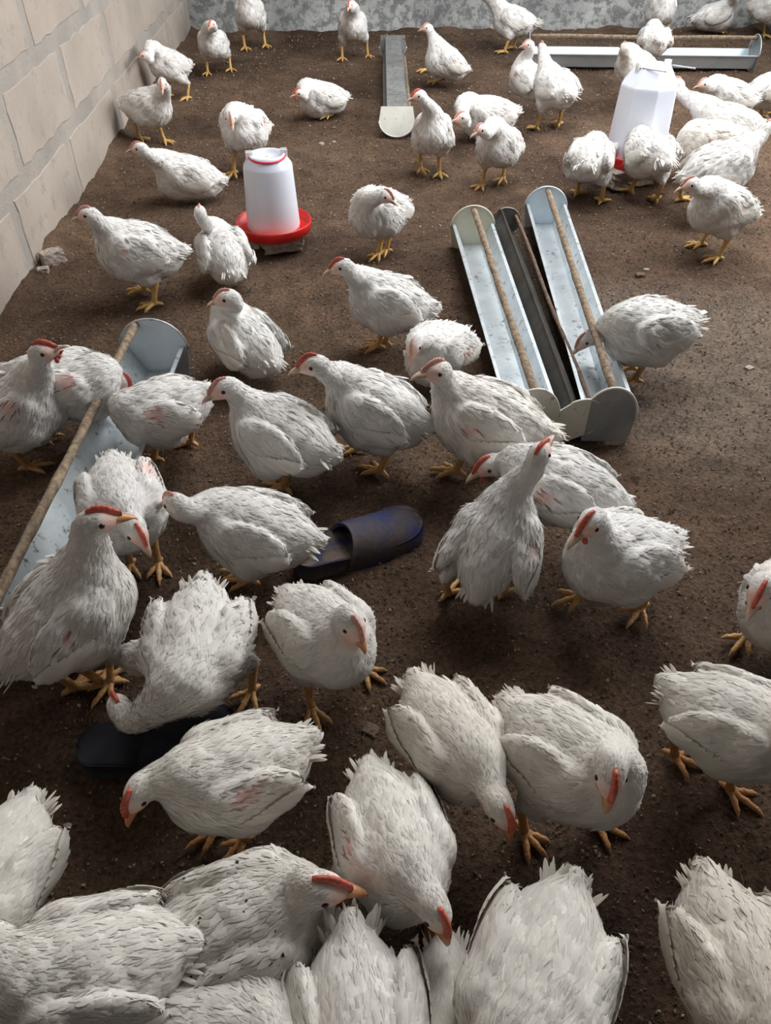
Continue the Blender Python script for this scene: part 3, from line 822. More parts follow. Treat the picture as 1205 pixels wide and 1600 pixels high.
def chicken(label, body, yaw, pitch, s, head, hyaw, hpitch, feet=None, z=None, sit=False, comb=1, group='white broiler chickens on the litter', ruffle=0.0,
            flare=(0, 0), hs=1.0, tailup=0.45, bare=None, dirt=0.0, beak_open=0.0, cream=0.0, roll=0.0, wattle=False, specks=False, neck_r=0.90, fat=1.0, tail=1.0, seed=None):
    k = len(STATS)
    rg = np.random.default_rng(100 + k if seed is None else seed); random.seed(100 + k)
    s = s * float(np.interp(depth_of(at(body[0], body[1], 0.18)), [0.8, 1.3, 2.0, 3.0], [0.86, 0.88, 0.94, 1.0]))
    ground = [at(*f)[:2] for f in feet] if feet else []
    if z is None:
        if sit: z = 0.088 * s
        elif ground:
            mid = np.mean(ground, 0)
            zs = np.linspace(0.165, 0.255, 39) * s
            dd = [np.linalg.norm(at(body[0], body[1], q)[:2] - mid) for q in zs]
            z = zs[int(np.argmin(dd))]
        else: z = 0.185 * s
    C = at(body[0], body[1], z)
    R = frame(yaw, pitch, roll)
    fwd = unit(np.array([R[0, 0], R[1, 0], 0]))
    left = np.array([-fwd[1], fwd[0], 0])
    L = lambda x, y, zz: C + R @ (np.array([x, y, zz]) * s)
    Hc = at(head[0], head[1], head[2])
    HR = frame(hyaw, hpitch)
    hf, hl, hu = HR[:, 0], HR[:, 1], HR[:, 2]
    hsz = s * hs * float(np.interp(depth_of(C), [0.8, 1.3, 2.0, 3.0], [1.24, 1.20, 1.10, 1.05]))
    # keep the head within reach of the neck root
    root = L(0.082, 0, 0.040)
    nl = np.linalg.norm(Hc - root)
    STATS.append((k, label[:40], round(z / s, 3), round(nl / s, 3), round(depth_of(C), 2)))
    F = Field()
    F.lump = 0.0022 * s; F.ph = rg.random(6) * 6
    back = -R[:, 0]
    I3 = np.eye(3)
    F.ell(C, R, np.array([0.108, 0.080 * fat, 0.080 * fat]) * s, 0.03 * s, TORSO, back)
    F.ell(L(0.044, 0, -0.022), R @ frame(0, -12), np.array([0.080, 0.074 * fat, 0.078]) * s, 0.035 * s, TORSO, back - R[:, 2] * 0.5)
    F.ell(L(-0.075, 0, -0.006), R @ frame(0, -14), np.array([0.060, 0.058, 0.056]) * s, 0.04 * s, TORSO, back)
    td = unit(R @ np.array([-1, 0, tailup]))
    tb = L(-0.108, 0, 0.012)
    F.cap(L(-0.08, 0, 0.012), tb + td * 0.035 * s * tail, 0.042 * s, 0.018 * s, 0.03 * s, TAIL, td)
    wings = []
    for i, sg in enumerate((1, -1)):
        fl = flare[i]
        WR = R @ frame(-sg * (4 + fl * 0.5), 5 + fl * 0.3, sg * (14 + fl * 0.6))
        wc = L(-0.012 - 0.02 * fl / 30, sg * (0.069 * fat + 0.022 * fl / 30), 0.020 - 0.012 * fl / 30)
        F.ell(wc, WR, np.array([0.086, 0.019, 0.050]) * s, 0.010 * s, WING, -WR[:, 0] - 0.25 * R[:, 2])
        F.ell(wc + WR @ np.array([0.052, 0.002 * sg, -0.004]) * s, WR, np.array([0.032, 0.021, 0.036]) * s, 0.018 * s, WING, -WR[:, 0] - 0.5 * R[:, 2])
        wings.append((wc, WR, sg))
    # neck: a curve from the shoulders to the skull
    p0 = L(0.060, 0, 0.020); d0 = unit(R @ np.array([1, 0, 0.55]))
    p3 = Hc - hf * 0.010 * hsz - hu * 0.006 * hsz
    ln = max(nl, 0.05 * s)
    p1 = p0 + d0 * ln * 0.55
    p2 = p3 - (hf * 0.30 + hu * 0.75) * ln * 0.30 * min(1.0, ln / (0.10 * s)) 
    ts = np.linspace(0, 1, 9)
    B = [(1 - t) ** 3 * p0 + 3 * (1 - t) ** 2 * t * p1 + 3 * (1 - t) * t * t * p2 + t ** 3 * p3 for t in ts]
    rn = np.interp(ts, [0, 0.3, 0.6, 0.85, 1], np.array([0.052, 0.037, 0.0255, 0.0205, 0.0195])) * s * neck_r
    rn[-2:] = np.minimum(rn[-2:], 0.0225 * hsz)
    for i in range(8):
        F.cap(B[i], B[i + 1], rn[i], rn[i + 1], (0.035 if i < 2 else 0.014) * s, NECK, B[i] - B[i + 1])
    F.ell(Hc, HR, np.array([0.0275, 0.0185, 0.0205]) * hsz, 0.010 * s, HEAD, -hf)
    F.cap(Hc + hf * 0.010 * hsz - hu * 0.003 * hsz, Hc + hf * 0.027 * hsz - hu * 0.004 * hsz, 0.0145 * hsz, 0.0085 * hsz, 0.008 * s, HEAD, -hf)
    # legs
    legs = []
    if feet:
        for i, g in enumerate(ground):
            sd = 1 if (g - C[:2]) @ left[:2] >= 0 else -1
            if len(ground) == 2 and i == 1 and legs and legs[0][0] == sd: sd = -sd
            fd = unit(fwd + left * rg.normal(0, 0.22) + left * sd * 0.12)
            if sit:
                ank = np.array([g[0], g[1], 0.012 * s]); hock = ank - fd * 0.065 * s + np.array([0, 0, 0.012 * s])
            else:
                ank = np.array([g[0], g[1], 0.014 * s]); hock = ank + np.array([0, 0, 0.072 * s]) - fd * 0.022 * s
                kn = L(-0.005, sd * 0.048, -0.040)
                hk = hock + np.array([0, 0, 0.004 * s])
                mid_ = (kn + hk) / 2 + fd * 0.006 * s
                F.cap(kn, mid_, 0.050 * s, 0.033 * s, 0.03 * s, THIGH, hk - kn)
                F.cap(mid_, hk, 0.031 * s, 0.0125 * s, 0.016 * s, THIGH, hk - kn)
            legs.append((sd, ank, hock, fd))
    pts = np.array([C] + [q[1] for q in F.p if q[0] == 'e'] + [q[1] for q in F.p if q[0] == 'c'] + [q[2] for q in F.p if q[0] == 'c'])
    lo = np.minimum(pts.min(0) - 0.06 * s, C - 0.15 * s); hi = np.maximum(pts.max(0) + 0.06 * s, C + 0.15 * s)
    dp = depth_of(C)
    h = float(np.clip(0.0026 * dp + 0.0013, 0.0040, 0.0072))
    V, Q = surface(F, lo, hi, h)
    # --- per vertex colour: feathered skin, pink face, bare patches
    Dp = np.array(F.parts(V)); reg = np.array([q[5] for q in F.p])
    w = np.exp(-(Dp - Dp.min(0)) / (0.010 * s)); w /= w.sum(0)
    cream = min(0.8, cream + (0.22 if group == NEARG else 0.0))  # near birds tinted warmer and darker, their shade put into the colour
    white = np.array([0.83, 0.815, 0.795]) * (1 - cream) + np.array([0.76, 0.70, 0.60]) * cream
    white = white * rg.uniform(0.95, 1.03)
    pink = np.array([0.74, 0.50, 0.46])
    x = (V - Hc) @ HR / hsz
    face = np.clip(1.4 - np.sqrt(((x - np.array([0.022, 0, -0.001])) / np.array([0.020, 0.03, 0.019])) ** 2 @ np.ones(3)), 0, 1)
    face = np.clip(face * 1.5, 0, 1)[:, None] * (np.abs(x[:, :1]) < 0.07)
    col = np.tile(white, (len(V), 1))
    col = col * (1 - face) + np.array([0.80, 0.55, 0.47]) * face
    patches = []
    if bare is None:
        bare = [(rg.choice([1, -1]), rg.uniform(0.45, 0.95))] if rg.random() < 0.6 else []
    for sg, amt in bare:
        wc, WR, _ = wings[0 if sg > 0 else 1]
        pc = wc + WR @ np.array([rg.uniform(0.0, 0.05), 0.022 * sg, rg.uniform(-0.01, 0.03)]) * s
        patches.append((pc, np.array([0.028, 0.03, 0.020]) * s * amt, WR))
    def pmask(P):
        mk = np.zeros(len(P))
        for pc, rr, WR in patches:
            q = (P - pc) @ WR / rr
            mk = np.maximum(mk, np.clip(1.5 - np.sqrt((q ** 2).sum(1)), 0, 1))
        return mk
    pm = np.clip(pmask(V), 0, 1)[:, None]
    col = col * (1 - pm) + pink * pm
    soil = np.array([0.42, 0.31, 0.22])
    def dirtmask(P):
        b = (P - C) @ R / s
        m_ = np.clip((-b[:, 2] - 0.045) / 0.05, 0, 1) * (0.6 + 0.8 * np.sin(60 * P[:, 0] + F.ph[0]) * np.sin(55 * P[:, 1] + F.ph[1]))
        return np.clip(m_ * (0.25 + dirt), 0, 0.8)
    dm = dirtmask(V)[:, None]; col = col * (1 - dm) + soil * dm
    # --- legs joined into the body mesh
    LV, LF, LC = [], [], []; nb = len(V)
    yel = np.array([0.66, 0.42, 0.135]) if dp > 2.2 else np.array([0.60, 0.34, 0.13]) if dp > 1.1 else np.array([0.52, 0.25, 0.09])
    yel = yel * rg.uniform(0.85, 1.05)
    off = 0
    for sd, ank, hock, fd in legs:
        top = hock + (unit(L(0, sd * 0.05, -0.03) - hock)) * 0.03 * s
        sh = [top, hock + (top - hock) * 0.3, hock, hock * 0.6 + ank * 0.4, hock * 0.25 + ank * 0.75, ank, ank - np.array([0, 0, 0.006 * s])]
        rr = np.array([0.010, 0.0115, 0.0120, 0.0088, 0.0086, 0.0108, 0.008]) * s
        for pp, r_ in [(sh, rr)] + foot_geo(ank, fd, s * 1.06, rg.uniform(0.85, 1.1), 0.001):
            v, f = tube_geo(pp, r_, 8, True)
            for q in f:
                if len(q) == 4: LF.append([i + off for i in q])
            LV.append(v)
            cc = np.tile(yel, (len(v), 1)); cc[-8:] = np.array([0.42, 0.33, 0.25])
            LC.append(cc); off += len(v)
    if LV:
        LV = np.concatenate(LV); LF = np.array(LF) + nb
        allV = np.concatenate([V, LV]); allF = [Q, LF]; allC = np.concatenate([col, np.concatenate(LC)])
        mi = np.concatenate([np.zeros(len(Q)), np.ones(len(LF))])
    else:
        allV, allF, allC, mi = V, [Q], col, np.zeros(len(Q))
    base = np.array([C[0], C[1], 0.0])
    t = empty('chicken', base)
    tag(t, label, 'chicken', group)
    bodyo = link('body', fast_mesh('body', allV - base, allF, ['skin', 'leg'], {'tint': allC}, mi), t)
    # --- plumage
    T0, T1, T2, T3 = (V[Q[:, i]] for i in range(4))
    area = 0.5 * np.linalg.norm(np.cross(T2 - T0, T3 - T1), axis=1)
    cen = (T0 + T1 + T2 + T3) / 4
    Dc = np.array(F.parts(cen)); wc_ = np.exp(-(Dc - Dc.min(0)) / (0.012 * s)); wc_ /= wc_.sum(0)
    rw = np.stack([wc_[reg == r_].sum(0) for r_ in range(6)], 1)          # region weights per face
    flow = np.stack([q[6] for q in F.p]); fl_ = wc_.T @ flow
    dens = rw @ np.array([1.0, 0.9, 2.6, 5.0, 1.7, 1.0])
    xh = (cen - Hc) @ HR / hsz
    nof = (np.sqrt((((xh - np.array([0.028, 0, 0])) / np.array([0.026, 0.04, 0.026])) ** 2).sum(1)) < 1) 
    dens = np.where(nof, 0, dens) * (1 - 0.75 * np.clip(pmask(cen) * 1.3, 0, 1))
    tot = float(np.interp(dp, [0.8, 1.3, 2.0, 4.0], [26000, 19000, 12000, 7000])) / (s * s)
    fsz = float(np.interp(dp, [0.8, 1.3, 2.0], [0.74, 0.84, 1.0]))
    n = int((area * dens).sum() * tot)
    pr = area * dens; pr = pr / pr.sum()
    fi = rg.choice(len(Q), n, p=pr)
    u, v = rg.random((2, n, 1))
    P = (T0[fi] * (1 - u) + T1[fi] * u) * (1 - v) + (T3[fi] * (1 - u) + T2[fi] * u) * v
    Nn = F.grad(P)
    fl_ = fl_[fi]; fl_ = fl_ - (fl_ * Nn).sum(1)[:, None] * Nn; fl_ /= np.linalg.norm(fl_, axis=1)[:, None] + 1e-9
    jit = rg.normal(0, 0.20 + 0.35 * ruffle, n)[:, None]
    sd_ = np.cross(Nn, fl_)
    fl_ = fl_ * np.cos(jit) + sd_ * np.sin(jit); sd_ = np.cross(Nn, fl_)
    rwf = rw[fi]
    Ln = fsz * (rwf @ np.array([0.026, 0.029, 0.015, 0.0060, 0.018, 0.032])) * s * rg.uniform(0.75, 1.3, n) * (1 + 0.25 * ruffle)
    Wd = Ln * (rwf @ np.array([0.42, 0.40, 0.40, 0.5, 0.34, 0.32])) * rg.uniform(0.8, 1.2, n)
    lift = np.abs(rg.normal(0.012, 0.010, n)) + (rg.random(n) < 0.03 + 0.3 * ruffle) * rg.uniform(0.05, 0.30, n)
    lift = lift + ruffle * 0.07
    tint = np.tile(white, (n, 1)) * rg.uniform(0.965, 1.03, n)[:, None]
    tint = tint * (1 - 0.05 * (rg.random(n) < 0.10)[:, None] * np.array([0.3, 0.8, 1.2]))
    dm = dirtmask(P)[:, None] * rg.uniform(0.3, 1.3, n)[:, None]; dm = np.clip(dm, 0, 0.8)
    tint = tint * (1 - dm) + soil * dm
    wisp = rg.random(n) < 0.32
    Wd = np.where(wisp, Wd * rg.uniform(0.14, 0.30, n), Wd); Ln = np.where(wisp, Ln * 1.12, Ln)
    lift = np.where(wisp, lift + rg.uniform(0.0, 0.14, n), lift)
    inp = pmask(P) > 0.2
    Wd = np.where(inp, np.minimum(Wd, Ln * 0.10), Wd); lift = np.where(inp, 0.12, lift)
    tint[inp] = np.where((rg.random(inp.sum()) < 0.5)[:, None], np.array([0.40, 0.22, 0.19]), white * 0.95)
    if specks:
        bl = (P - C) @ R / s
        sp_ = (rg.random(n) < 0.045) & (bl[:, 2] > 0.03) & (bl[:, 0] < 0.06)
        tint[sp_] = (0.03, 0.03, 0.03); Ln[sp_] *= 0.25; Wd[sp_] *= 0.5; lift[sp_] = 0.25
    tt = np.array([0, 0.35, 0.72, 1.0]); ww = np.array([0.45, 1.0, 0.86, 0.28])
    FV, VA, FN = [], [], []
    tilt = fl_ * rg.normal(0.04, 0.09, n)[:, None] + sd_ * rg.normal(0, 0.09, n)[:, None]
    lift = lift * float(np.interp(dp, [0.9, 1.4], [0.7, 1.0]))
    for q in range(4):
        p = P + fl_ * (Ln * tt[q])[:, None]
        d_ = F(p); g_ = F.grad(p) if q else Nn
        want = (0.0006 * s + lift * Ln * tt[q] ** 1.4) if q else np.full(n, -0.001)
        p = p + g_ * (want - d_)[:, None]
        for e, sg in ((0, -0.5), (1, 0.5)):
            drop = -0.10 * Wd * ww[q] if q else 0 * Wd
            FV.append(p + sd_ * (Wd * ww[q] * sg)[:, None] + g_ * drop[:, None] * 0)
            FN.append(g_ + tilt + sd_ * (sg * 0.35))
            VA.append(np.stack([np.full(n, tt[q]), np.full(n, e * 1.0), rg.random(n)], 1))
    FN = np.stack(FN, 1).reshape(-1, 3); FN = FN / np.linalg.norm(FN, axis=1)[:, None]
    FV = np.stack(FV, 1).reshape(-1, 3); VA = np.stack(VA, 1).reshape(-1, 3)
    b = np.arange(n)[:, None] * 8
    FF = np.concatenate([b + np.array(q) for q in ((0, 2, 3, 1), (2, 4, 5, 3), (4, 6, 7, 5))])
    # face winding so the outer face looks away from the body
    pl = link('plumage', fast_mesh('plumage', FV - base, [FF], ['plume'], {'tint': np.repeat(tint, 8, 0), 'vane': VA}, normals=FN), t)
    pl['kind'] = 'stuff'
    # --- long quills: folded wings and tail
    def quills(name, roots, dirs, lens, wids, hug, cols, offs):
        VV, VA2, CC, FFq = [], [], [], []
        for i, (r0, d, l_) in enumerate(zip(roots, dirs, lens)):
            tq = np.array([0, 0.2, 0.4, 0.6, 0.8, 0.93, 1.0]); wq = np.array([0.5, 0.85, 1, 1, 0.9, 0.6, 0.12])
            p = r0 + d * (l_ * tq)[:, None]
            g = F.grad(p); wid = wids[i]
            if hug:
                p = p + g * (offs[i] - F(p))[:, None] 
            else:
                p = p + np.array([0, 0, -1]) * (0.12 * l_ * tq ** 2)[:, None]
                g = np.tile(unit(np.cross(d, np.cross(R[:, 2] + 0.001, d))), (7, 1))
            sdq = np.cross(g, d); sdq /= np.linalg.norm(sdq, axis=1)[:, None] + 1e-9
            for e in (-0.5, 0, 0.5):
                VV.append(p + sdq * (wid * wq * e)[:, None] + g * (0.0012 * s if e == 0 else 0))
                VA2.append(np.stack([tq, np.full(7, e + 0.5), np.full(7, 0.5)], 1)); CC.append(np.tile(cols[i], (7, 1)))
            o_ = i * 21
            for e in (0, 1):
                for j in range(6):
                    FFq.append((o_ + e * 7 + j, o_ + e * 7 + 7 + j, o_ + e * 7 + 8 + j, o_ + e * 7 + 1 + j))
        q_ = link(name, fast_mesh(name, np.concatenate(VV) - base, [np.array(FFq)], ['plume'], {'tint': np.concatenate(CC), 'vane': np.concatenate(VA2)}), t)
        q_['kind'] = 'stuff'
    cq = lambda m_: [white * rg.uniform(0.92, 1.04) * np.array([1, 0.985, 0.95]) for _ in range(m_)]
    for wc, WR, sg in wings:
        ro, di, le, of = [], [], [], []
        for j in range(8):
            q = j / 7
            ro.append(wc + WR @ np.array([0.035 - 0.085 * q, 0.016 * sg, -0.034 + 0.040 * q]) * s)
            dd = unit(-WR[:, 0] + WR[:, 2] * (-0.10 + 0.10 * q) - WR[:, 1] * sg * 0.22 + rg.normal(0, 0.03, 3))
            di.append(dd); le.append((0.082 - 0.020 * q) * s * rg.uniform(0.92, 1.08)); of.append((0.0022 + 0.0007 * j) * s)
        quills('wing_quills', ro, di, le, [0.016 * s] * 8, True, cq(8), of)
    ro, di, le = [], [], []
    nt_ = 40
    for j in range(nt_):
        a = (j / (nt_ - 1) - 0.5) * 2
        ro.append(tb + R[:, 1] * a * 0.022 * s + R[:, 2] * (0.010 - 0.012 * abs(a) + (j % 2) * 0.006) * s - td * 0.01 * s)
        di.append(unit(td + R[:, 1] * (a * 0.42 + rg.normal(0, 0.12)) + R[:, 2] * rg.normal(0.0, 0.20))); le.append(rg.uniform(0.036, 0.068) * s * tail)
    quills('tail_quills', ro, di, le, rg.uniform(0.003, 0.0105, nt_) * s, False, cq(nt_), [0] * nt_)
    # --- head furniture
    near = dp < 1.25
    def hp(a, b_, c): return Hc + HR @ (np.array([a, b_, c]) * hsz) - base
    bk = MB()
    op = beak_open
    rings = [(0.026, 0.0005, 0.0098, 0.0075), (0.034, 0.0000, 0.0082, 0.0062), (0.0435, -0.0022, 0.0058, 0.0048), (0.051, -0.0058, 0.0034, 0.0034), (0.0555, -0.0105, 0.0008, 0.001)]
    def shell(rg_, up_, rot):
        n_ = 10; VV = []
        for (xx, zz, rw_, rh) in rg_:
            cc = np.array([xx - 0.026, zz]); c_, s_ = math.cos(rot), math.sin(rot)
            xx2, zz2 = 0.026 + cc[0] * c_ - cc[1] * s_, cc[0] * s_ + cc[1] * c_
            for a in np.linspace(0, 2 * math.pi, n_, endpoint=False):
                VV.append(hp(xx2, rw_ * math.cos(a), zz2 - 0.003 + (rh * math.sin(a) if math.sin(a) * up_ > 0 else 0.15 * rh * math.sin(a))))
        FFb = [(i * n_ + j, i * n_ + (j + 1) % n_, (i + 1) * n_ + (j + 1) % n_, (i + 1) * n_ + j) for i in range(len(rg_) - 1) for j in range(n_)]
        FFb.append(tuple((len(rg_) - 1) * n_ + j for j in range(n_)))
        bk.add(VV, FFb)
    shell(rings, 1, op * 0.45)
    shell([(0.024, -0.002, 0.0085, 0.0065), (0.033, -0.0025, 0.0068, 0.0048), (0.041, -0.0045, 0.0042, 0.0032), (0.0465, -0.0068, 0.0012, 0.0012)], -1, -op * 0.5)
    bk.build('beak', 'beak_orange' if near else 'beak_pale', bodyo)
    if op:
        MB().tube([hp(0.022, 0, -0.004), hp(0.034, 0, -0.004 - 0.004 * op), hp(0.042, 0, -0.004)], np.array([0.006, 0.0045, 0.001]) * hsz, 8).build('tongue', 'comb_red', bodyo)
    for sg in (1, -1):
        e = MB(); a = np.linspace(0, math.pi, 7)
        e.lathe([(0.0046 * hsz * math.sin(q) + 1e-5, 0.0046 * hsz * math.cos(q)) for q in a], 12)
        V_ = np.concatenate(e.v) @ np.array([[0, 0, 1], [1, 0, 0], [0, 1, 0]], float)
        e.v = [V_ @ np.eye(3)]
        eo = e.build('eye', 'eye', bodyo)
        # seat the eye on the cheek
        pe = Hc + HR @ (np.array([0.0070, 0.0190 * sg, 0.0040]) * hsz)
        g = F.grad(pe[None])[0]; pe = pe - g * (F(pe[None])[0] + 0.0022 * hsz)
        eo.location = pe - base
    cb = MB(); cs = comb
    nC = 15; VV = []
    for i in range(nC):
        q = i / (nC - 1)
        xx = 0.036 - 0.046 * q
        zb_ = 0.0055 + 0.016 * math.sin(min(1, q * 1.15) * math.pi / 2)
        ht = (0.0022 + 0.0058 * math.sin(math.pi * min(1, q * 1.05)) ** 0.8 + (0.0017 if i % 2 else -0.0006)) * (0.55 + 0.45 * cs)
        if i == nC - 1: ht = 0.0005
        for (yy, zz) in ((-0.0042, -0.004), (-0.0038, ht * 0.45), (-0.0016, ht), (0.0016, ht), (0.0038, ht * 0.45), (0.0042, -0.004)):
            VV.append(hp(xx, yy * (0.8 + 0.25 * cs) * (0.6 + 0.4 * math.sin(math.pi * q)), zb_ + zz))
    FFc = [(i * 6 + j, i * 6 + j + 1, (i + 1) * 6 + j + 1, (i + 1) * 6 + j) for i in range(nC - 1) for j in range(5)] + [tuple(range(6)), tuple((nC - 1) * 6 + j for j in range(6))]
    cb.add(VV, FFc); cb.build('comb', 'comb_red' if cs >= 1 else 'comb_pink', bodyo)
    if wattle or cs >= 1.2:
        wt = MB()
        for sg in (1, -1):
            wt.tube([hp(0.022, 0.006 * sg, -0.010), hp(0.024, 0.0075 * sg, -0.016), hp(0.023, 0.008 * sg, -0.022), hp(0.0225, 0.008 * sg, -0.025)], np.array([0.003, 0.0048, 0.0045, 0.001]) * hsz, 8)
        wt.build('wattles', 'comb_red', bodyo)
    return t

BACKG = 'white chickens near the back wall'
MIDG = 'white chickens in the middle of the floor'
NEARG = 'white chickens close to the camera'
DRG = 'white chickens crowding the large drinker'
# --- far rows
chicken('white chicken standing in the back left corner facing the camera', (333, 66), 265, 22, 0.85, (331, 38, 0.29), 248, -12, [(325, 117), (361, 111)], group=BACKG, comb=1)
chicken('white chicken with head above the frame next to the back left corner', (391, 20), 272, 25, 0.98, (396, -28, 0.33), 270, 0, [(383, 78), (415, 74)], group=BACKG, dirt=0.4)
chicken('white chicken facing left in profile against the block wall, second row', (265, 99), 220, 22, 0.84, (226, 87, 0.265), 185, -8, [(294, 156), (266, 152)], group=BACKG, comb=0.6, tailup=0.9)
chicken('white chicken by the block wall turned right, head bowed to the camera', (230, 164), -22, 8, 0.88, (253, 131, 0.275), 275, -28, [(258, 224), (220, 220)], group=BACKG, comb=0.8)
chicken('white chicken sitting beside the wall with neck stretched left', (294, 276), 183, 14, 0.95, (218, 232, 0.235), 180, -5, None, sit=True, group=MIDG, comb=0.6, tailup=0.15, z=0.092)
chicken('white chicken standing just behind the red tray drinker', (382, 197), 255, 20, 0.95, (360, 184, 0.27), 282, -35, [(366, 274), (393, 268)], group=MIDG, comb=0.6)
chicken('small white chicken sitting alone left of the upturned trough', (505, 153), 205, 12, 0.90, (469, 146, 0.165), 192, -8, [(514, 184)], sit=True, z=0.085, group=BACKG, comb=1.2, wattle=True)
chicken('white chicken walking left with beak almost at the wall', (216, 390), 182, 15, 0.98, (139, 336, 0.285), 184, -6, [(226, 458), (242, 480)], group=MIDG, comb=0.8, bare=[(1, 0.6)])
chicken('white chicken seen from behind with thin upright neck beside the drinker', (350, 396), 108, 8, 0.95, (313, 333, 0.235), 95, 0, None, sit=True, z=0.10, group=MIDG, tailup=-0.3, neck_r=0.74, comb=0.4)
chicken('white chicken preening with head tucked over its back, right of drinker', (593, 328), 225, 14, 0.90, (600, 306, 0.24), 350, -25, [(592, 402), (604, 396)], group=MIDG, ruffle=0.3, comb=0.8)
chicken('white chicken facing the camera at the back wall with bare breast', (551, 39), 270, 28, 0.90, (546, 8, 0.325), 258, -12, [(535, 94), (575, 90)], group=BACKG, comb=1, dirt=0.5)
chicken('white chicken squatting with feet forward right of the upturned trough', (698, 96), 192, 30, 0.92, (668, 44, 0.255), 182, -5, [(664, 113), (680, 131)], sit=True, z=0.125, group=BACKG, comb=0.7)
chicken('white chicken at the back wall with tail pointing right', (803, 32), 165, 12, 0.98, (752, -22, 0.29), 170, 0, [(788, 84), (802, 77)], group=BACKG, tail=1.3)
chicken('thin necked chicken with upright comb standing by the upturned trough', (677, 206), 262, 32, 0.90, (655, 150, 0.32), 195, -8, [(657, 268), (686, 275)], group=MIDG, comb=1.1, fat=0.88, bare=[(1, 0.8), (-1, 0.8)], neck_r=0.85)
chicken('white chicken sitting behind the standing pair at centre back', (764, 180), 192, 6, 0.98, (723, 184, 0.185), 195, -5, None, sit=True, z=0.105, group=MIDG, comb=0.9)
chicken('white chicken standing in front of the sitting one, soiled belly', (780, 224), 238, 25, 0.90, (752, 203, 0.275), 212, -10, [(752, 294), (785, 283)], group=MIDG, comb=0.8, dirt=0.6)
chicken('white chicken seen from the rear striding away, centre back', (868, 136), 112, 10, 0.95, (847, 74, 0.305), 100, 0, [(838, 204), (872, 198)], group=MIDG, comb=0.5, tailup=0.2)
chicken('white chicken facing left half hidden by the striding one', (826, 126), 120, 20, 0.88, (827, 70, 0.30), 178, -5, None, z=0.15, group=MIDG, comb=0.7)
# --- round the large drinker and the back trough
chicken('white chicken seen from behind drinking on the left of the large drinker', (922, 248), 68, -4, 0.95, (962, 232, 0.13), 40, -40, [(901, 306), (939, 319)], group=DRG, tailup=-0.25, comb=0.6)
chicken('white chicken seen from behind in front of the large drinker, tail drooping', (1016, 240), 98, -8, 0.95, (1004, 215, 0.12), 95, -45, [(985, 302), (1025, 316)], group=DRG, tailup=-0.7, comb=0.6, tail=1.25)
chicken('white chicken bending into the back trough, above the large drinker', (1022, 64), 80, -4, 0.90, (1042, 66, 0.16), 60, -55, None, z=0.235, group=BACKG, comb=0.5, tailup=0.2)
chicken('white chicken with upright neck seen from behind at the back trough', (994, 108), 112, 15, 0.95, (976, 74, 0.285), 100, 0, None, z=0.175, group=BACKG, comb=0.3, cream=0.3)
chicken('white chicken cut by the top edge behind the back trough', (1033, 14), 268, 15, 0.95, (1035, -25, 0.30), 268, 0, [(1022, 52), (1042, 52)], z=0.175, group=BACKG, dirt=0.4)
chicken('white chicken sitting against the back wall at top right', (1118, 25), 2, 10, 1.0, (1150, -14, 0.26), 20, 0, [(1122, 52)], sit=True, z=0.10, group=BACKG, tailup=0.0, tail=1.3)
chicken('white chicken in the top right corner with one orange leg showing', (1200, 8), 300, 15, 0.95, (1205, -35, 0.30), 280, 0, [(1193, 58), (1215, 62)], group=BACKG, bare=[(1, 0.9)])
chicken('white chicken stretching its beak to the rim of the large drinker', (1136, 196), 168, 8, 1.0, (1058, 131, 0.285), 168, 8, None, z=0.185, group=DRG, comb=0.5, bare=[])
chicken('white chicken with open beak behind the one reaching the drinker', (1140, 152), 186, 12, 0.92, (1101, 131, 0.25), 192, -14, None, z=0.165, group=DRG, comb=0.8, beak_open=0.6)
chicken('greyish soiled chicken squeezed between the birds right of the drinker', (1114, 222), 172, 2, 0.98, (1050, 232, 0.13), 178, -35, None, z=0.165, group=DRG, cream=0.5, dirt=0.4, bare=[(1, 0.7)])
chicken('white chicken heading right with neck raised at the right edge', (1124, 262), 14, 14, 1.02, (1199, 200, 0.30), 20, 5, [(1062, 316), (1105, 328)], z=0.19, group=DRG, comb=0.7, tailup=0.1, bare=[])
chicken('white chicken in profile facing left, nearest of those right of the drinker', (1130, 322), 198, 18, 0.95, (1080, 288, 0.275), 192, -10, [(1093, 386), (1120, 408)], group=DRG, comb=0.9, bare=[(1, 0.5)], tailup=0.6)
chicken('white chicken cut by the right edge beside the end of the back trough', (1208, 140), 10, 14, 0.9, (1250, 110, 0.27), 0, 0, [(1187, 186), (1206, 180)], group=BACKG, tailup=0.5, tail=1.3)
# --- middle
chicken('chicken with gaping beak at the left edge beside the trough', (28, 640), 14, 30, 0.95, (66, 551, 0.325), 2, 10, [(62, 690), (46, 736)], group=MIDG, comb=1.2, beak_open=1.0, bare=[(-1, 0.8)])
chicken('white chicken dipping its head into the left trough from behind the rod', (104, 598), -2, -6, 0.98, (186, 592, 0.105), -8, -62, None, z=0.165, group=MIDG, comb=1.0, bare=[(-1, 1.0)], tailup=0.3)
chicken('white chicken with pink wing sore feeding on the right of the left trough', (252, 640), 192, -8, 0.88, (190, 634, 0.09), 195, -60, [(243, 722), (299, 696)], group=MIDG, bare=[(1, 1.0)], flare=(12, 0), comb=0.6, dirt=0.2)
chicken('white chicken sitting turned away, looking left, below the red drinker', (384, 533), 128, 10, 0.98, (356, 466, 0.255), 184, -8, None, sit=True, z=0.10, group=MIDG, comb=0.6, tailup=-0.1)
chicken('white chicken with outstretched neck walking left, centre of the floor', (440, 680), 150, 10, 1.0, (352, 606, 0.255), 200, -15, [(445, 768), (440, 756)], group=MIDG, comb=0.4, tailup=0.15)
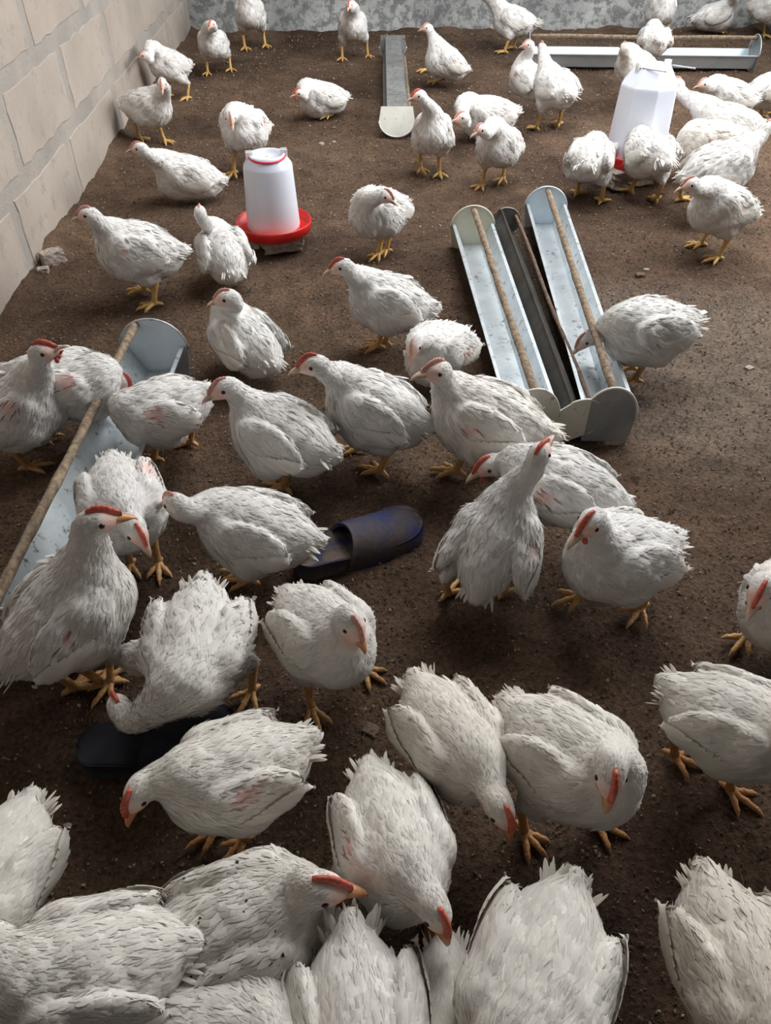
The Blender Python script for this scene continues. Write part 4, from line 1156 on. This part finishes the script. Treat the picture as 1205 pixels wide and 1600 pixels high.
chicken('chicken with serrated red comb looking left at the very centre', (588, 640), 158, 18, 0.98, (491, 570, 0.29), 184, -8, [(594, 742), (562, 706)], group=MIDG, comb=1.1, wattle=False)
chicken('white chicken looking left just left of the cream ended trough', (610, 472), 172, 16, 0.92, (535, 417, 0.285), 184, -10, [(590, 546), (602, 540)], group=MIDG, comb=1.0)
chicken('white chicken sitting hunched against the cream ended trough', (688, 546), 232, 14, 0.92, (647, 538, 0.21), 248, -45, None, sit=True, z=0.105, group=MIDG, comb=0.7, bare=[(1, 0.9)], ruffle=0.15)
chicken('large cream white chicken strutting across the near end of the troughs', (762, 655), 158, 10, 1.05, (684, 580, 0.30), 205, 10, [(712, 742), (770, 735)], group=MIDG, cream=0.25, comb=0.8, bare=[(1, 0.7)], tailup=0.1, tail=1.3)
chicken('white chicken pecking into the right hand trough from the right', (1016, 514), 190, 2, 0.98, (916, 530, 0.085), 198, -42, [(990, 600), (984, 580)], group=MIDG, comb=0.3, bare=[(1, 0.4)], tailup=0.25)
chicken('white chicken whose lowered head pokes out under the strutting one', (876, 762), 152, 4, 0.98, (762, 727, 0.135), 205, -18, None, z=0.155, group=MIDG, comb=1.2, wattle=True, tailup=0.0)
chicken('upright chicken seen from behind with drooping wings and neck raised', (776, 842), 62, 36, 0.88, (842, 712, 0.325), 50, 25, [(700, 932), (788, 930)], group=MIDG, flare=(24, 16), comb=1.0, bare=[(-1, 0.8)], tailup=-0.4, ruffle=0.2)
chicken('alert chicken with red comb and orange beak standing right of centre', (972, 864), 200, 14, 0.98, (923, 816, 0.265), 218, -18, [(905, 938), (1000, 955)], group=MIDG, comb=1.2, bare=[], tailup=0.5)
chicken('hunched cream chicken looking down in front of the blue slipper', (505, 985), 305, 16, 0.88, (549, 972, 0.25), 305, -38, [(488, 1112), (570, 1052)], group=MIDG, cream=0.3, comb=0.9, bare=[])
chicken('white chicken walking left with head turned away, left of the blue slipper', (400, 828), 165, 8, 0.94, (274, 787, 0.22), 140, -20, [(392, 912), (380, 902)], group=MIDG, comb=0.3, cream=0.1, bare=[], tailup=0.1, neck_r=1.0)
chicken('white chicken with pink bare wing lowering its head beside the left trough', (190, 782), 290, 6, 0.92, (212, 828, 0.215), 312, -45, [(250, 886), (206, 888)], group=MIDG, comb=1.0, bare=[(1, 1.2)], tailup=0.9)
# --- near
chicken('large white chicken with upright neck at the left edge, comb pinkish', (104, 958), 38, 28, 0.98, (150, 815, 0.345), 20, -2, [(160, 1072), (120, 1080)], group=NEARG, comb=1.0, bare=[(-1, 0.6)], tailup=0.1, neck_r=1.05)
chicken('ruffled white chicken with head curled down to the left', (304, 1012), 268, -4, 0.88, (188, 1106, 0.135), 125, -15, [(175, 1072), (395, 1085)], z=0.18, group=NEARG, ruffle=0.6, comb=1.0, tailup=0.6, flare=(14, 14), neck_r=1.05)
chicken('white chicken with pale orange beak pointing down, lower left', (368, 1205), 204, 10, 0.87, (216, 1238, 0.205), 236, -42, [(382, 1318), (340, 1300)], group=NEARG, comb=1.0, bare=[(1, 0.9), (-1, 0.4)], tailup=0.5, cream=0.2)
chicken('chicken peering in at the right edge with red comb', (1240, 938), 215, 14, 0.92, (1190, 920, 0.255), 232, -30, [(1163, 1000), (1240, 1010)], group=NEARG, comb=1.2, bare=[])
chicken('white chicken with both orange feet planted, at the right edge', (1150, 1128), -38, 12, 0.88, (1262, 1150, 0.26), -30, -20, [(1052, 1186), (1138, 1240)], group=NEARG, tailup=0.9, cream=0.15)
chicken('cream chicken with brown stained back bending down, lower centre', (706, 1150), 296, 10, 0.86, (782, 1262, 0.20), 298, -45, None, z=0.165, group=NEARG, comb=1.1, cream=0.35, bare=[(1, 1.2)], tailup=0.8)
chicken('white chicken with bright red comb looking down beside the stained one', (892, 1180), 310, 12, 0.90, (955, 1206, 0.305), 262, -48, [(818, 1305), (930, 1290)], group=NEARG, comb=1.3, bare=[(1, 0.4)], cream=0.15)
chicken('white chicken with lowered red comb between the others, bottom centre', (614, 1312), 284, 16, 0.88, (680, 1420, 0.215), 300, -45, [(672, 1465), (530, 1430)], z=0.165, group=NEARG, comb=1.2, cream=0.15, bare=[(1, 0.7), (-1, 0.6)], tailup=0.8)
chicken('white chicken with black specks on its back, head to the right', (382, 1452), 16, 4, 1.0, (498, 1386, 0.225), -2, -12, None, z=0.145, group=NEARG, comb=1.0, specks=True, bare=[], tailup=0.1, cream=0.20)
chicken('pale chicken in the bottom left corner leaning out of frame', (140, 1515), 190, 6, 0.90, (-40, 1466, 0.22), 200, -10, None, z=0.19, group=NEARG, bare=[], cream=0.15)
chicken('white chicken cut by the left edge above the corner bird', (-22, 1385), 258, 10, 0.90, (-30, 1500, 0.2), 265, -25, None, z=0.155, group=NEARG, bare=[], cream=0.25)
chicken('chicken with ragged raised tail at the bottom edge', (562, 1625), 275, 4, 0.88, (570, 1740, 0.2), 275, -25, None, z=0.175, group=NEARG, tailup=1.1, bare=[], cream=0.15, tail=1.2, flare=(8, 8))
chicken('broad white chicken seen from above at the bottom, tail to upper right', (838, 1548), 240, 2, 0.98, (770, 1680, 0.2), 245, -25, None, z=0.19, group=NEARG, bare=[(1, 0.5)], tailup=0.7, cream=0.15)
chicken('ruffled cream chicken in the bottom right corner', (1165, 1532), 275, 4, 0.90, (1180, 1660, 0.2), 280, -25, None, z=0.18, group=NEARG, ruffle=0.35, cream=0.5, bare=[(1, 0.7)])
chicken('white chicken mostly below the bottom edge under the speckled one', (352, 1620), 350, 4, 0.92, (470, 1650, 0.22), 0, -10, None, z=0.14, group=NEARG, bare=[], cream=0.15)
chicken('small patch of a chicken between two birds at the bottom edge', (698, 1615), 265, 4, 0.75, (690, 1720, 0.16), 265, -30, None, z=0.12, group=NEARG, bare=[], cream=0.3)
